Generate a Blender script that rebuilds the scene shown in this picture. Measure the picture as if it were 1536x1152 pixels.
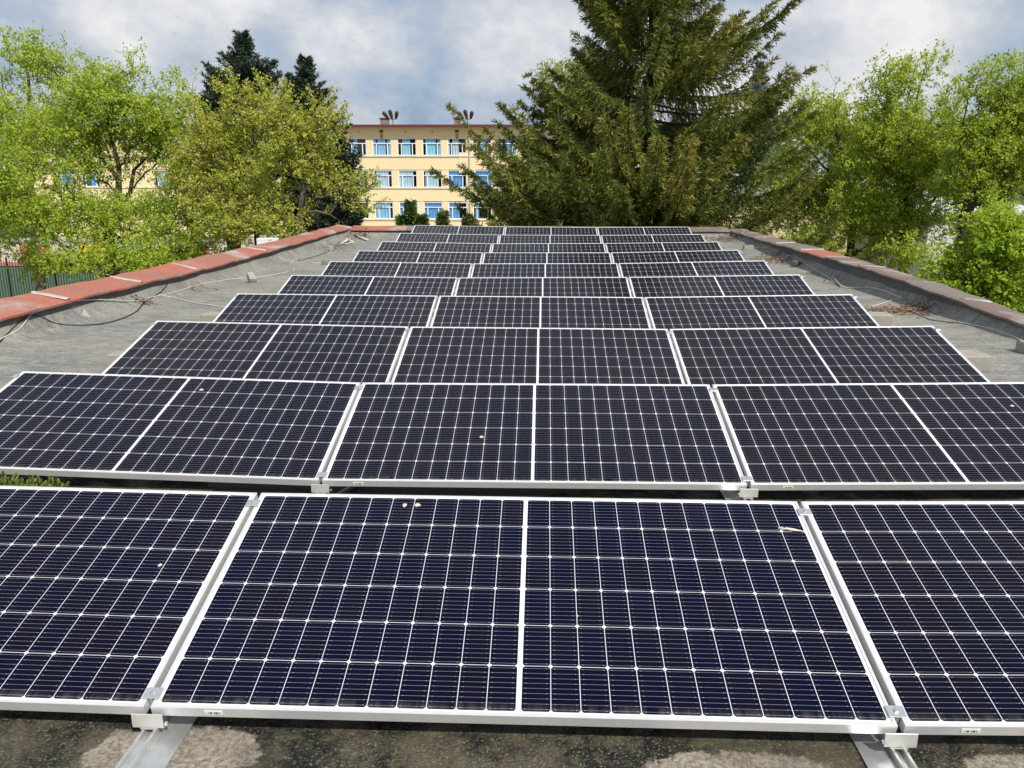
import bpy, math, random
import numpy as np
from mathutils import Vector, Matrix

for _o in list(bpy.data.objects): bpy.data.objects.remove(_o)
S = bpy.context.scene
COL = S.collection
R = math.radians

# ------------------------------------------------------------------ camera
CAM = Vector((0.0, 0.0, 1.6284))
FPX = 1236.9
PITCH, ROLL, YAW = 0.253371, 0.001508, -0.036435
_f = Vector((math.sin(YAW)*math.cos(PITCH), math.cos(YAW)*math.cos(PITCH), -math.sin(PITCH)))
_r0 = Vector((math.cos(YAW), -math.sin(YAW), 0)); _u0 = _r0.cross(_f)
_r = math.cos(ROLL)*_r0 + math.sin(ROLL)*_u0
_u = -math.sin(ROLL)*_r0 + math.cos(ROLL)*_u0
cam = bpy.data.cameras.new('camera'); camo = bpy.data.objects.new('camera', cam); COL.objects.link(camo)
cam.sensor_width = 36.0; cam.lens = FPX/1536*36.0; cam.clip_start = 0.05; cam.clip_end = 3000
camo.matrix_world = Matrix(((_r.x, _u.x, -_f.x, CAM.x), (_r.y, _u.y, -_f.y, CAM.y), (_r.z, _u.z, -_f.z, CAM.z), (0, 0, 0, 1)))
S.camera = camo

def at(px, py, Y):
    """world point on the sight line of a photo pixel (1536x1152) at forward distance Y"""
    d = _r*((px-768)/FPX) - _u*((py-576)/FPX) + _f
    return CAM + d*(Y/d.y)

# ------------------------------------------------------------------ light
KX, KY = -0.50, 0.72                       # sunlight travels (KX, KY, -1)
SUN = Vector((-KX, -KY, 1.0)).normalized()
sun = bpy.data.lights.new('sun', 'SUN'); suno = bpy.data.objects.new('sun', sun); COL.objects.link(suno)
sun.energy = 4.2; sun.angle = R(0.6); sun.color = (1.0, 0.945, 0.85)
suno.rotation_euler = (-SUN).to_track_quat('-Z', 'Y').to_euler(); suno.location = (20, -30, 60)

W = bpy.data.worlds.new('World'); S.world = W; W.use_nodes = True
nt = W.node_tree; nt.nodes.clear()
def N(tree, typ, **kw):
    n = tree.nodes.new(typ)
    for k, v in kw.items(): setattr(n, k, v)
    return n
def setin(n, **kw):
    for k, v in kw.items():
        n.inputs[k.replace('_', ' ')].default_value = v
wl = nt.links.new
wo = N(nt, 'ShaderNodeOutputWorld'); bg = N(nt, 'ShaderNodeBackground'); bg.inputs['Strength'].default_value = 0.1
wl(bg.outputs[0], wo.inputs[0])
sky = N(nt, 'ShaderNodeTexSky'); sky.sky_type = 'NISHITA'; sky.sun_disc = False
sky.sun_elevation = math.asin(SUN.z); sky.sun_rotation = math.atan2(SUN.x, SUN.y); sky.altitude = 500; sky.air_density = 1.2; sky.dust_density = 2.0
tc = N(nt, 'ShaderNodeTexCoord')
def wmath(op, a, b=None, c=None):
    n = N(nt, 'ShaderNodeMath', operation=op)
    for i, v in enumerate((a, b, c)):
        if v is None: continue
        if isinstance(v, (int, float)): n.inputs[i].default_value = v
        else: wl(v, n.inputs[i])
    return n.outputs[0]
# clouds: noise over the directions of the sky, flattened a little
cmp_ = N(nt, 'ShaderNodeMapping'); cmp_.inputs['Scale'].default_value = (1, 1, 1.35); cmp_.inputs['Location'].default_value = (3.1, .4, .2); wl(tc.outputs['Generated'], cmp_.inputs[0])
n1 = N(nt, 'ShaderNodeTexNoise'); n1.inputs['Scale'].default_value = 5.4; n1.inputs['Detail'].default_value = 12; n1.inputs['Roughness'].default_value = 0.58; n1.inputs['Distortion'].default_value = 0.08
wl(cmp_.outputs[0], n1.inputs['Vector'])
# lobes: brighter and darker banks of cloud in given directions
def wdir(px, py):
    d = _r*((px-768)/FPX) - _u*((py-576)/FPX) + _f
    return d.normalized()
lob = None
for px, py, k, amp in ((80, 0, 90, .16), (490, 95, 170, .13), (720, 70, 170, .12), (1400, 20, 80, .16), (620, 150, 150, -.17), (760, 175, 160, -.07), (590, 30, 200, .02), (330, 60, 90, .02), (1230, 60, 100, .05), (1500, 70, 300, -.08), (180, 110, 120, -.04), (280, 10, 200, .05)):
    d = wdir(px, py)
    vm = N(nt, 'ShaderNodeVectorMath', operation='DOT_PRODUCT'); wl(tc.outputs['Generated'], vm.inputs[0]); vm.inputs[1].default_value = d
    e = wmath('POWER', wmath('MAXIMUM', vm.outputs['Value'], 0.0), k*2.0)
    t = wmath('MULTIPLY', e, amp)
    lob = t if lob is None else wmath('ADD', lob, t)
cv = wmath('ADD', wmath('MULTIPLY_ADD', n1.outputs['Fac'], 1.95, -.46), lob)
ramp = N(nt, 'ShaderNodeValToRGB'); wl(cv, ramp.inputs[0])
er = ramp.color_ramp; er.elements[0].position = 0.24; er.elements[0].color = (2.5, 3.3, 4.5, 1)
er.elements[1].position = 0.86; er.elements[1].color = (7.9, 7.8, 7.8, 1)
for p, c in ((0.38, (3.3, 4.2, 5.5, 1)), (0.50, (4.3, 4.8, 5.65, 1)), (0.64, (5.6, 5.85, 6.35, 1))):
    e = er.elements.new(p); e.color = c
mixw = N(nt, 'ShaderNodeMix', data_type='RGBA'); mixw.inputs[0].default_value = 0.96
wl(sky.outputs[0], mixw.inputs[6]); wl(ramp.outputs[0], mixw.inputs[7]); wl(mixw.outputs[2], bg.inputs['Color'])

S.view_settings.view_transform = 'Standard'; S.view_settings.look = 'None'; S.view_settings.exposure = 0.2; S.view_settings.gamma = 1.0
S.render.engine = 'CYCLES'
S.cycles.max_bounces = 6; S.cycles.transparent_max_bounces = 12

# ------------------------------------------------------------------ materials
def mat(name):
    m = bpy.data.materials.new(name); m.use_nodes = True
    t = m.node_tree; b = t.nodes['Principled BSDF']
    return m, t, b
def M_plain(name, col, rough=0.6, metal=0.0, noise=0.0, scale=8.0, spec=None, bump=0.0):
    m, t, b = mat(name)
    b.inputs['Roughness'].default_value = rough; b.inputs['Metallic'].default_value = metal
    if spec is not None: b.inputs['Specular IOR Level'].default_value = spec
    if noise > 0:
        tcn = N(t, 'ShaderNodeTexCoord'); nz = N(t, 'ShaderNodeTexNoise'); setin(nz, Scale=scale, Detail=7.0, Roughness=0.65)
        t.links.new(tcn.outputs['Object'], nz.inputs['Vector'])
        rp = N(t, 'ShaderNodeValToRGB'); rp.color_ramp.elements[0].position = .25; rp.color_ramp.elements[1].position = .75
        rp.color_ramp.elements[0].color = tuple(c*(1-noise) for c in col) + (1,)
        rp.color_ramp.elements[1].color = tuple(min(1, c*(1+noise)) for c in col) + (1,)
        t.links.new(nz.outputs['Fac'], rp.inputs[0]); t.links.new(rp.outputs[0], b.inputs['Base Color'])
        if bump > 0:
            bp = N(t, 'ShaderNodeBump'); bp.inputs['Strength'].default_value = bump; bp.inputs['Distance'].default_value = 0.02
            t.links.new(nz.outputs['Fac'], bp.inputs['Height']); t.links.new(bp.outputs[0], b.inputs['Normal'])
    else:
        b.inputs['Base Color'].default_value = tuple(col) + (1,)
    return m
def tmath(t, op, a, b=None, c=None, clamp=False):
    n = N(t, 'ShaderNodeMath', operation=op); n.use_clamp = clamp
    for i, v in enumerate((a, b, c)):
        if v is None: continue
        if isinstance(v, (int, float)): n.inputs[i].default_value = v
        else: t.links.new(v, n.inputs[i])
    return n.outputs[0]
def tmix(t, fac, a, b):
    n = N(t, 'ShaderNodeMix', data_type='RGBA')
    for i, v in ((0, fac), (6, a), (7, b)):
        if isinstance(v, tuple): n.inputs[i].default_value = v if len(v) == 4 else v + (1,)
        elif isinstance(v, (int, float)): n.inputs[i].default_value = v
        else: t.links.new(v, n.inputs[i])
    return n.outputs[2]
def tnoise(t, vec, scale, detail=6.0, rough=0.6, dist=0.0):
    n = N(t, 'ShaderNodeTexNoise'); setin(n, Scale=scale, Detail=detail, Roughness=rough, Distortion=dist)
    t.links.new(vec, n.inputs['Vector']); return n.outputs['Fac']
def tstep(t, v, lo, hi):
    n = N(t, 'ShaderNodeMapRange'); n.interpolation_type = 'SMOOTHSTEP'
    n.inputs['From Min'].default_value = lo; n.inputs['From Max'].default_value = hi
    t.links.new(v, n.inputs['Value']); return n.outputs[0]

PW, PH, FR = 2.094, 1.038, 0.011       # panel width, depth, frame lip
M_alu = M_plain('anodised_aluminium', (.70, .70, .70), .42, .40, .06, 30)
M_galv = M_plain('mill_aluminium', (.62, .63, .63), .36, .75, .16, 25)
M_hook = M_plain('brushed_aluminium', (.56, .555, .53), .5, .35, .08, 40)
M_bolt = M_plain('steel_bolt', (.7, .7, .7), .3, .9)

def make_cells():
    m, t, b = mat('monocrystalline_cells')
    tcn = N(t, 'ShaderNodeTexCoord'); sp = N(t, 'ShaderNodeSeparateXYZ'); t.links.new(tcn.outputs['Object'], sp.inputs[0])
    px, py = .085, .1672; hx, hy = px/2, py/2
    ax = tmath(t, 'ABSOLUTE', sp.outputs[0])
    u = tmath(t, 'SUBTRACT', ax, .0068)
    v = tmath(t, 'SUBTRACT', sp.outputs[1], (PH-6*py)/2)
    iu = tmath(t, 'FLOOR', tmath(t, 'DIVIDE', u, px)); iv = tmath(t, 'FLOOR', tmath(t, 'DIVIDE', v, py))
    fu = tmath(t, 'ABSOLUTE', tmath(t, 'SUBTRACT', tmath(t, 'SUBTRACT', u, tmath(t, 'MULTIPLY', iu, px)), hx))
    vv = tmath(t, 'SUBTRACT', v, tmath(t, 'MULTIPLY', iv, py))
    fv = tmath(t, 'ABSOLUTE', tmath(t, 'SUBTRACT', vv, hy))
    inx = tmath(t, 'LESS_THAN', fu, hx-.00095); iny = tmath(t, 'LESS_THAN', fv, hy-.00095)
    ch = tmath(t, 'LESS_THAN', tmath(t, 'ADD', fu, fv), hx+hy-.0082)
    reg = tmath(t, 'MULTIPLY', tmath(t, 'MULTIPLY', tmath(t, 'GREATER_THAN', u, 0.0), tmath(t, 'LESS_THAN', u, 12*px)),
                tmath(t, 'MULTIPLY', tmath(t, 'GREATER_THAN', v, 0.0), tmath(t, 'LESS_THAN', v, 6*py)))
    cell = tmath(t, 'MULTIPLY', tmath(t, 'MULTIPLY', tmath(t, 'MULTIPLY', inx, iny), ch), reg)
    # nine busbars along the panel, with small solder pads at both ends of every cell
    pb = py/9
    fb = tmath(t, 'ABSOLUTE', tmath(t, 'SUBTRACT', tmath(t, 'MODULO', vv, pb), pb/2))
    pad = tmath(t, 'MULTIPLY', tmath(t, 'LESS_THAN', tmath(t, 'ABSOLUTE', tmath(t, 'SUBTRACT', fu, hx-.012)), .0022), .0006)
    bar = tmath(t, 'LESS_THAN', fb, tmath(t, 'ADD', pad, .00034))
    # per-cell shade
    oi = N(t, 'ShaderNodeObjectInfo')
    cb = N(t, 'ShaderNodeCombineXYZ')
    sgn = tmath(t, 'MULTIPLY', tmath(t, 'SIGN', sp.outputs[0]), tmath(t, 'ADD', iu, 1.0))
    t.links.new(sgn, cb.inputs[0]); t.links.new(iv, cb.inputs[1]); t.links.new(tmath(t, 'MULTIPLY', oi.outputs['Random'], 91.0), cb.inputs[2])
    wn = N(t, 'ShaderNodeTexWhiteNoise'); wn.noise_dimensions = '3D'; t.links.new(cb.outputs[0], wn.inputs['Vector'])
    ccol = tmix(t, wn.outputs['Value'], (.0022, .0050, .0150), (.0080, .0058, .0055))
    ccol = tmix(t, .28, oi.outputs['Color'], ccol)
    # film of dust
    pn = tnoise(t, tcn.outputs['Object'], 2.3, 8, .7); dust = tmath(t, 'MULTIPLY', tstep(t, pn, .42, .85), .006)
    sn = tnoise(t, tcn.outputs['Object'], 60, 3, .5); spk = tmath(t, 'MULTIPLY', tstep(t, sn, .76, .82), .10)
    ccol = tmix(t, dust, ccol, (.35, .33, .29))
    wcol = tmix(t, bar, ccol, (.29, .30, .36))
    col = tmix(t, cell, (.70, .71, .74), wcol)
    col = tmix(t, spk, col, (.40, .38, .33))
    low = tmath(t, 'SUBTRACT', 1.0, tstep(t, sp.outputs[1], .011, .055))
    run = N(t, 'ShaderNodeMapping'); run.inputs['Scale'].default_value = (14, 1.2, 1); t.links.new(tcn.outputs['Object'], run.inputs[0])
    rn = tnoise(t, run.outputs[0], 2.0, 6, .65)
    soil = tmath(t, 'ADD', tmath(t, 'MULTIPLY', low, tmath(t, 'MULTIPLY', tstep(t, rn, .35, .7), .22)), tmath(t, 'MULTIPLY', tstep(t, rn, .60, .80), .007))
    col = tmix(t, soil, col, (.34, .31, .26))
    t.links.new(col, b.inputs['Base Color'])
    b.inputs['Roughness'].default_value = .13; b.inputs['Specular IOR Level'].default_value = .038
    rr = tmath(t, 'ADD', tmath(t, 'MULTIPLY', pn, .16), .05); t.links.new(rr, b.inputs['Roughness'])
    return m
M_cells = make_cells()

def make_roof():
    m, t, b = mat('weathered_bitumen_felt')
    tcn = N(t, 'ShaderNodeTexCoord'); P = tcn.outputs['Object']
    sp = N(t, 'ShaderNodeSeparateXYZ'); t.links.new(P, sp.inputs[0])
    big = tnoise(t, P, .9, 6, .6); mid = tnoise(t, P, 5, 8, .7); fine = tnoise(t, P, 90, 4, .7)
    mp = N(t, 'ShaderNodeMapping'); mp.inputs['Scale'].default_value = (.9, 1.7, 1); t.links.new(P, mp.inputs[0])
    stre = tnoise(t, mp.outputs[0], 3.4, 12, .78, 1.1)
    base = tmix(t, tstep(t, big, .33, .68), (.165, .168, .158), (.235, .230, .208))
    base = tmix(t, tmath(t, 'MULTIPLY', tstep(t, stre, .40, .66), .8), base, (.35, .34, .31))
    base = tmix(t, tmath(t, 'MULTIPLY', tstep(t, mid, .56, .74), .7), base, (.145, .145, .138))
    # warm dusty tint here and there
    base = tmix(t, tmath(t, 'MULTIPLY', tstep(t, tnoise(t, P, .55, 3, .5), .48, .7), .5), base, (.29, .26, .215))
    # cracks and felt laps
    vo = N(t, 'ShaderNodeTexVoronoi'); vo.feature = 'DISTANCE_TO_EDGE'; vo.inputs['Scale'].default_value = 1.3
    dv = N(t, 'ShaderNodeVectorMath', operation='ADD'); t.links.new(P, dv.inputs[0])
    nzv = N(t, 'ShaderNodeTexNoise'); setin(nzv, Scale=3.5, Detail=6.0); t.links.new(P, nzv.inputs['Vector']); t.links.new(nzv.outputs['Color'], dv.inputs[1])
    t.links.new(dv.outputs[0], vo.inputs['Vector'])
    crk = tmath(t, 'SUBTRACT', 1.0, tstep(t, vo.outputs['Distance'], .004, .016))
    lapd = tmath(t, 'ABSOLUTE', tmath(t, 'SUBTRACT', tmath(t, 'MODULO', tmath(t, 'ADD', tmath(t, 'ADD', sp.outputs[1], tmath(t, 'MULTIPLY', mid, .05)), 40.0), 1.0), .5))
    lap = tmath(t, 'SUBTRACT', 1.0, tstep(t, lapd, .006, .016))
    base = tmix(t, tmath(t, 'MULTIPLY', crk, .22), base, (.08, .08, .075))
    base = tmix(t, tmath(t, 'MULTIPLY', lap, .45), base, (.09, .09, .085))
    gr = tmix(t, tstep(t, fine, .3, .7), (.5, .5, .5), (1.42, 1.42, 1.40))
    mm = N(t, 'ShaderNodeMix', data_type='RGBA', blend_type='MULTIPLY'); mm.inputs[0].default_value = 1; t.links.new(base, mm.inputs[6]); t.links.new(gr, mm.inputs[7])
    dry = mm.outputs[2]
    # damp, algae-grown front part of the roof, with two dry tan islands and standing water behind the front row
    yy = tmath(t, 'ADD', sp.outputs[1], tmath(t, 'MULTIPLY', tmath(t, 'SUBTRACT', mid, .5), .5))
    inside = tmath(t, 'LESS_THAN', tmath(t, 'ABSOLUTE', tmath(t, 'SUBTRACT', sp.outputs[0], -.1)), 3.3)
    wetband = tmath(t, 'MULTIPLY', tmath(t, 'SUBTRACT', 1.0, tstep(t, yy, 4.0, 4.5)), inside)
    alg = tmix(t, tstep(t, tnoise(t, P, 5, 9, .8), .42, .60), (.004, .005, .005), (.090, .078, .050))
    alg = tmix(t, tmath(t, 'MULTIPLY', tstep(t, tnoise(t, P, 130, 4, .7), .54, .66), .9), alg, (.22, .205, .15))
    def island(cx, cy, rx, ry):
        dx = tmath(t, 'DIVIDE', tmath(t, 'SUBTRACT', sp.outputs[0], cx), rx); dy = tmath(t, 'DIVIDE', tmath(t, 'SUBTRACT', sp.outputs[1], cy), ry)
        d = tmath(t, 'ADD', tmath(t, 'MULTIPLY', dx, dx), tmath(t, 'MULTIPLY', dy, dy))
        d = tmath(t, 'ADD', d, tmath(t, 'MULTIPLY', tmath(t, 'SUBTRACT', mid, .5), 2.0))
        d = tmath(t, 'ADD', d, tmath(t, 'MULTIPLY', tmath(t, 'SUBTRACT', tnoise(t, P, 17, 6, .7), .5), 2.2))
        return tmath(t, 'SUBTRACT', 1.0, tstep(t, d, .75, 1.05))
    isl = None
    for a in ((-1.19, 1.92, .075, .11), (-.93, 1.93, .15, .12), (.58, 1.92, .27, .085), (1.32, 1.95, .17, .07), (-1.08, 1.62, .3, .12)):
        i = island(*a); isl = i if isl is None else tmath(t, 'MAXIMUM', isl, i)
    tan = tmix(t, tstep(t, tnoise(t, P, 70, 6, .75), .35, .65), (.15, .125, .10), (.38, .34, .28))
    alg = tmix(t, isl, alg, tan)
    alg = tmix(t, tmath(t, 'MULTIPLY', tstep(t, tnoise(t, P, 2.1, 3, .5), .50, .6), .35), alg, (.085, .072, .048))
    col = tmix(t, wetband, dry, alg)
    t.links.new(col, b.inputs['Base Color'])
    damp = tmath(t, 'MULTIPLY', wetband, tmath(t, 'SUBTRACT', 1.0, isl))
    rg = tmath(t, 'SUBTRACT', .92, tmath(t, 'MULTIPLY', damp, tmath(t, 'MULTIPLY', tstep(t, tnoise(t, P, 6, 5, .6), .45, .6), .45)))
    t.links.new(rg, b.inputs['Roughness']); b.inputs['Specular IOR Level'].default_value = .35
    bp = N(t, 'ShaderNodeBump'); bp.inputs['Strength'].default_value = .8; bp.inputs['Distance'].default_value = .014
    hh = tmath(t, 'ADD', tmath(t, 'MULTIPLY', fine, .35), tmath(t, 'ADD', stre, tmath(t, 'MULTIPLY', mid, .8)))
    hh = tmath(t, 'SUBTRACT', hh, tmath(t, 'MULTIPLY', crk, .25))
    t.links.new(hh, bp.inputs['Height']); t.links.new(bp.outputs[0], b.inputs['Normal'])
    return m
M_roof = make_roof()

def make_coping(name, red, brown, amt, pale):
    m, t, b = mat(name)
    tcn = N(t, 'ShaderNodeTexCoord'); P = tcn.outputs['Object']; oi = N(t, 'ShaderNodeObjectInfo')
    off = N(t, 'ShaderNodeVectorMath', operation='ADD'); t.links.new(P, off.inputs[0])
    cbn = N(t, 'ShaderNodeCombineXYZ'); t.links.new(tmath(t, 'MULTIPLY', oi.outputs['Random'], 37.0), cbn.inputs[2]); t.links.new(cbn.outputs[0], off.inputs[1])
    V = off.outputs[0]
    a = tnoise(t, V, 2.2, 8, .68, .5); c2 = tnoise(t, V, 1.1, 5, .6); f = tnoise(t, V, 22, 6, .7)
    col = tmix(t, tstep(t, tmath(t, 'ADD', a, amt), .42, .62), red, brown)
    col = tmix(t, tmath(t, 'MULTIPLY', tstep(t, c2, .50, .70), pale), col, (.46, .40, .38))
    col = tmix(t, tmath(t, 'MULTIPLY', tstep(t, f, .48, .70), .55), col, (.12, .050, .034))
    t.links.new(col, b.inputs['Base Color']); b.inputs['Roughness'].default_value = .55
    bp = N(t, 'ShaderNodeBump'); bp.inputs['Strength'].default_value = .3; bp.inputs['Distance'].default_value = .01; t.links.new(a, bp.inputs['Height']); t.links.new(bp.outputs[0], b.inputs['Normal'])
    return m
M_copR = make_coping('red_painted_sheet', (.43, .125, .070), (.32, .14, .095), 0.03, .95)
M_copB = make_coping('rusty_brown_sheet', (.20, .125, .092), (.17, .125, .10), 0.08, .65)
M_copG = make_coping('grey_brown_sheet', (.22, .15, .115), (.19, .16, .14), 0.1, .7)
M_seam = M_plain('pale_mortar_strip', (.42, .375, .345), .85, 0, .25, 14)
M_felt_up = M_plain('bitumen_upstand', (.105, .110, .106), .9, 0, .30, 7, bump=.5)
M_plaster_grey = M_plain('grey_render', (.36, .34, .31), .9, 0, .2, 2)
M_conc = M_plain('pale_concrete', (.31, .29, .25), .9, 0, .16, 12, bump=.4)
M_conc_dark = M_plain('dirty_concrete', (.17, .16, .14), .9, 0, .3, 12)
M_cable_w = M_plain('white_cable_sheath', (.52, .50, .46), .6, 0, .12, 9)
M_cable_b = M_plain('black_cable_sheath', (.035, .03, .028), .6)
M_cable_g = M_plain('grey_cable_sheath', (.22, .21, .20), .6)

def leaf_mat(name, cols, trans=.35, rough=.55):
    """cols: three base colours; each leaf picks its own by a random face attribute"""
    m = bpy.data.materials.new(name); m.use_nodes = True; t = m.node_tree; t.nodes.clear()
    o = N(t, 'ShaderNodeOutputMaterial'); at_ = N(t, 'ShaderNodeAttribute'); at_.attribute_name = 'tint'
    rp = N(t, 'ShaderNodeValToRGB'); t.links.new(at_.outputs['Fac'], rp.inputs[0])
    es = rp.color_ramp.elements; es[0].position = 0; es[0].color = cols[0] + (1,); es[1].position = 1; es[1].color = cols[-1] + (1,)
    for i, c in enumerate(cols[1:-1]):
        e = es.new((i+1)/(len(cols)-1)); e.color = c + (1,)
    d = N(t, 'ShaderNodeBsdfPrincipled'); t.links.new(rp.outputs[0], d.inputs['Base Color']); d.inputs['Roughness'].default_value = rough; d.inputs['Specular IOR Level'].default_value = .25
    tr = N(t, 'ShaderNodeBsdfTranslucent'); t.links.new(rp.outputs[0], tr.inputs['Color'])
    mx = N(t, 'ShaderNodeMixShader'); mx.inputs[0].default_value = trans
    t.links.new(d.outputs[0], mx.inputs[1]); t.links.new(tr.outputs[0], mx.inputs[2]); t.links.new(mx.outputs[0], o.inputs[0])
    return m
M_leaf_a = leaf_mat('spring_leaves', [(.24, .34, .034), (.45, .57, .058), (.60, .69, .12)], .52)
M_leaf_bright = leaf_mat('fresh_green_leaves', [(.20, .32, .022), (.36, .50, .036), (.50, .60, .07)], .5)
M_leaf_maple = leaf_mat('maple_leaves_and_seeds', [(.24, .30, .036), (.47, .53, .06), (.60, .64, .11), (.66, .48, .24)], .52)
M_leaf_right = leaf_mat('ash_leaves', [(.26, .36, .035), (.45, .56, .06), (.60, .66, .12)], .55)
M_leaf_pale = leaf_mat('pale_leaf_buds', [(.20, .26, .06), (.34, .40, .09), (.46, .48, .15)], .45)
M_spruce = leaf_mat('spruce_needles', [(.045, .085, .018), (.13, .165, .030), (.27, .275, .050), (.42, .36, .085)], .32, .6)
M_spruce_dark = leaf_mat('dark_fir_needles', [(.026, .046, .030), (.050, .078, .046), (.090, .115, .062)], .15, .6)
M_spruce_blue = leaf_mat('blue_fir_needles', [(.035, .060, .050), (.070, .10, .085), (.10, .13, .11)], .10, .6)
M_moss = leaf_mat('moss_blades', [(.05, .09, .015), (.12, .17, .03), (.26, .25, .08)], .3, .7)
M_litter = leaf_mat('dead_leaves', [(.085, .045, .025), (.19, .095, .05), (.32, .21, .12), (.40, .33, .24)], .12, .8)
M_bark = M_plain('dark_bark', (.055, .044, .034), .95, 0, .35, 9)
M_bark_l = M_plain('grey_brown_bark', (.12, .095, .07), .95, 0, .35, 9)

# ------------------------------------------------------------------ mesh helpers
class MB:
    def __init__(s): s.v = []; s.f = []; s.mi = []
    def add(s, vs, fs, mi=0):
        b = len(s.v); s.v += [tuple(x) for x in vs]
        for f in fs: s.f.append(tuple(b+i for i in f)); s.mi.append(mi)
    def box(s, c, d, rot=None, mi=0, bev=0.0):
        c = Vector(c); hx, hy, hz = d[0]/2, d[1]/2, d[2]/2
        if bev <= 0:
            vs = [Vector((x, y, z)) for z in (-hz, hz) for x, y in ((-hx, -hy), (hx, -hy), (hx, hy), (-hx, hy))]
            fs = [(3, 2, 1, 0), (4, 5, 6, 7), (0, 1, 5, 4), (1, 2, 6, 5), (2, 3, 7, 6), (3, 0, 4, 7)]
        else:
            k = bev; ring = lambda e, z: [Vector((x, y, z)) for x, y in ((-hx+e, -hy), (hx-e, -hy), (hx, -hy+e), (hx, hy-e), (hx-e, hy), (-hx+e, hy), (-hx, hy-e), (-hx, -hy+e))]
            def sh(e, z): return [Vector((max(-hx+k, min(hx-k, p.x)), max(-hy+k, min(hy-k, p.y)), z)) for p in ring(e, z)]
            vs = sh(k, -hz) + ring(k, -hz+k) + ring(k, hz-k) + sh(k, hz); fs = [tuple(range(7, -1, -1)), tuple(range(24, 32))]
            for L in range(3):
                for i in range(8): fs.append((L*8+i, L*8+(i+1) % 8, L*8+8+(i+1) % 8, L*8+8+i))
        if rot is not None: vs = [rot @ p for p in vs]
        s.add([c+p for p in vs], fs, mi)
    def tube(s, pts, rads, n=6, mi=0, caps=True):
        pts = [Vector(p) for p in pts]
        if not isinstance(rads, (list, tuple)): rads = [rads]*len(pts)
        vs = []; m = len(pts)
        for i, p in enumerate(pts):
            d = (pts[min(i+1, m-1)] - pts[max(i-1, 0)]);  d = d.normalized() if d.length > 1e-9 else Vector((0, 0, 1))
            a = d.cross(Vector((0, 0, 1)) if abs(d.z) < .9 else Vector((1, 0, 0))).normalized(); b = d.cross(a)
            for k in range(n):
                q = 2*math.pi*k/n; vs.append(p + (a*math.cos(q)+b*math.sin(q))*rads[i])
        fs = []
        for i in range(m-1):
            for k in range(n): fs.append((i*n+k, i*n+(k+1) % n, (i+1)*n+(k+1) % n, (i+1)*n+k))
        if caps: fs += [tuple(range(n-1, -1, -1)), tuple((m-1)*n+k for k in range(n))]
        s.add(vs, fs, mi)
    def lathe(s, prof, n=12, c=(0, 0, 0), rot=None, mi=0):
        c = Vector(c); vs = []
        for r, z in prof:
            for k in range(n):
                q = 2*math.pi*k/n; p = Vector((r*math.cos(q), r*math.sin(q), z)); vs.append(c + (rot @ p if rot is not None else p))
        fs = []
        for i in range(len(prof)-1):
            for k in range(n): fs.append((i*n+k, i*n+(k+1) % n, (i+1)*n+(k+1) % n, (i+1)*n+k))
        fs += [tuple(range(n-1, -1, -1)), tuple((len(prof)-1)*n+k for k in range(n))]
        s.add(vs, fs, mi)
    def mesh(s, name, mats):
        me = bpy.data.meshes.new(name); me.from_pydata(s.v, [], s.f); me.update()
        for m in (mats if isinstance(mats, (list, tuple)) else [mats]): me.materials.append(m)
        if any(s.mi): me.polygons.foreach_set('material_index', s.mi)
        return me
    def build(s, name, mats, parent=None, smooth=False):
        me = s.mesh(name, mats)
        if smooth: me.polygons.foreach_set('use_smooth', [True]*len(me.polygons))
        return link(name, me, parent)
def link(name, data, parent=None):
    o = bpy.data.objects.new(name, data); COL.objects.link(o)
    if parent is not None: o.parent = parent
    return o
def tag(o, label=None, cat=None, group=None, kind=None):
    if label: o['label'] = label
    if cat: o['category'] = cat
    if group: o['group'] = group
    if kind: o['kind'] = kind
    return o
def thing(name, label, cat, loc=(0, 0, 0), group=None, rot=None):
    o = link(name, None); o.location = loc
    if rot is not None: o.rotation_euler = rot
    return tag(o, label, cat, group)
def dup(o, parent=None):
    c = o.copy(); COL.objects.link(c)
    if parent is not None: c.parent = parent
    for ch in list(o.children): dup(ch, c)
    return c
def quads_mesh(name, co, m, tint, nv=4):
    """many loose quads from an (n,4,3) array with one random tint per face"""
    n = co.shape[0]; me = bpy.data.meshes.new(name)
    me.vertices.add(n*nv); me.vertices.foreach_set('co', co.reshape(-1).astype(np.float32))
    me.loops.add(n*nv); me.loops.foreach_set('vertex_index', np.arange(n*nv, dtype=np.int32))
    me.polygons.add(n); me.polygons.foreach_set('loop_start', np.arange(0, n*nv, nv, dtype=np.int32))
    a = me.attributes.new('tint', 'FLOAT', 'FACE'); a.data.foreach_set('value', np.asarray(tint, dtype=np.float32))
    me.materials.append(m); me.update(calc_edges=True)
    return me

# ------------------------------------------------------------------ roof shape (from the lie of the panel rows)
ROWS = [[2.0009, 0.15, -0.0543, -0.0129, -0.0006, 0.0191], [3.8126, 0.1412, -0.0371, -0.0236, 0.0052, 0.0191], [5.6088, 0.1466, -0.0265, -0.0155, -0.0009, 0.0205], [7.4344, 0.1316, -0.014, -0.0047, -0.0005, 0.0213], [9.258, 0.1001, 0.008, -0.01, 0.0094, 0.0204], [11.0559, 0.0769, 0.0437, -0.0111, 0.0073, 0.0242], [12.8468, 0.0632, 0.0747, -0.0105, 0.0048, 0.0259], [14.6721, 0.0595, 0.1111, -0.0146, 0.0078, 0.0174], [16.5063, 0.0783, 0.1526, -0.0138, 0.0004, 0.0138], [18.3422, 0.1244, 0.1876, -0.0126, -0.0043, 0.0097]]
TILT = 0.236947; GAP = 0.02
_ry = [-6] + [r[0]+.4 for r in ROWS] + [24]
_rz = [.055] + [r[1]-.098 for r in ROWS] + [.06]
def xc(y): return -.054 + .0145*max(0, y-2)
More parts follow.
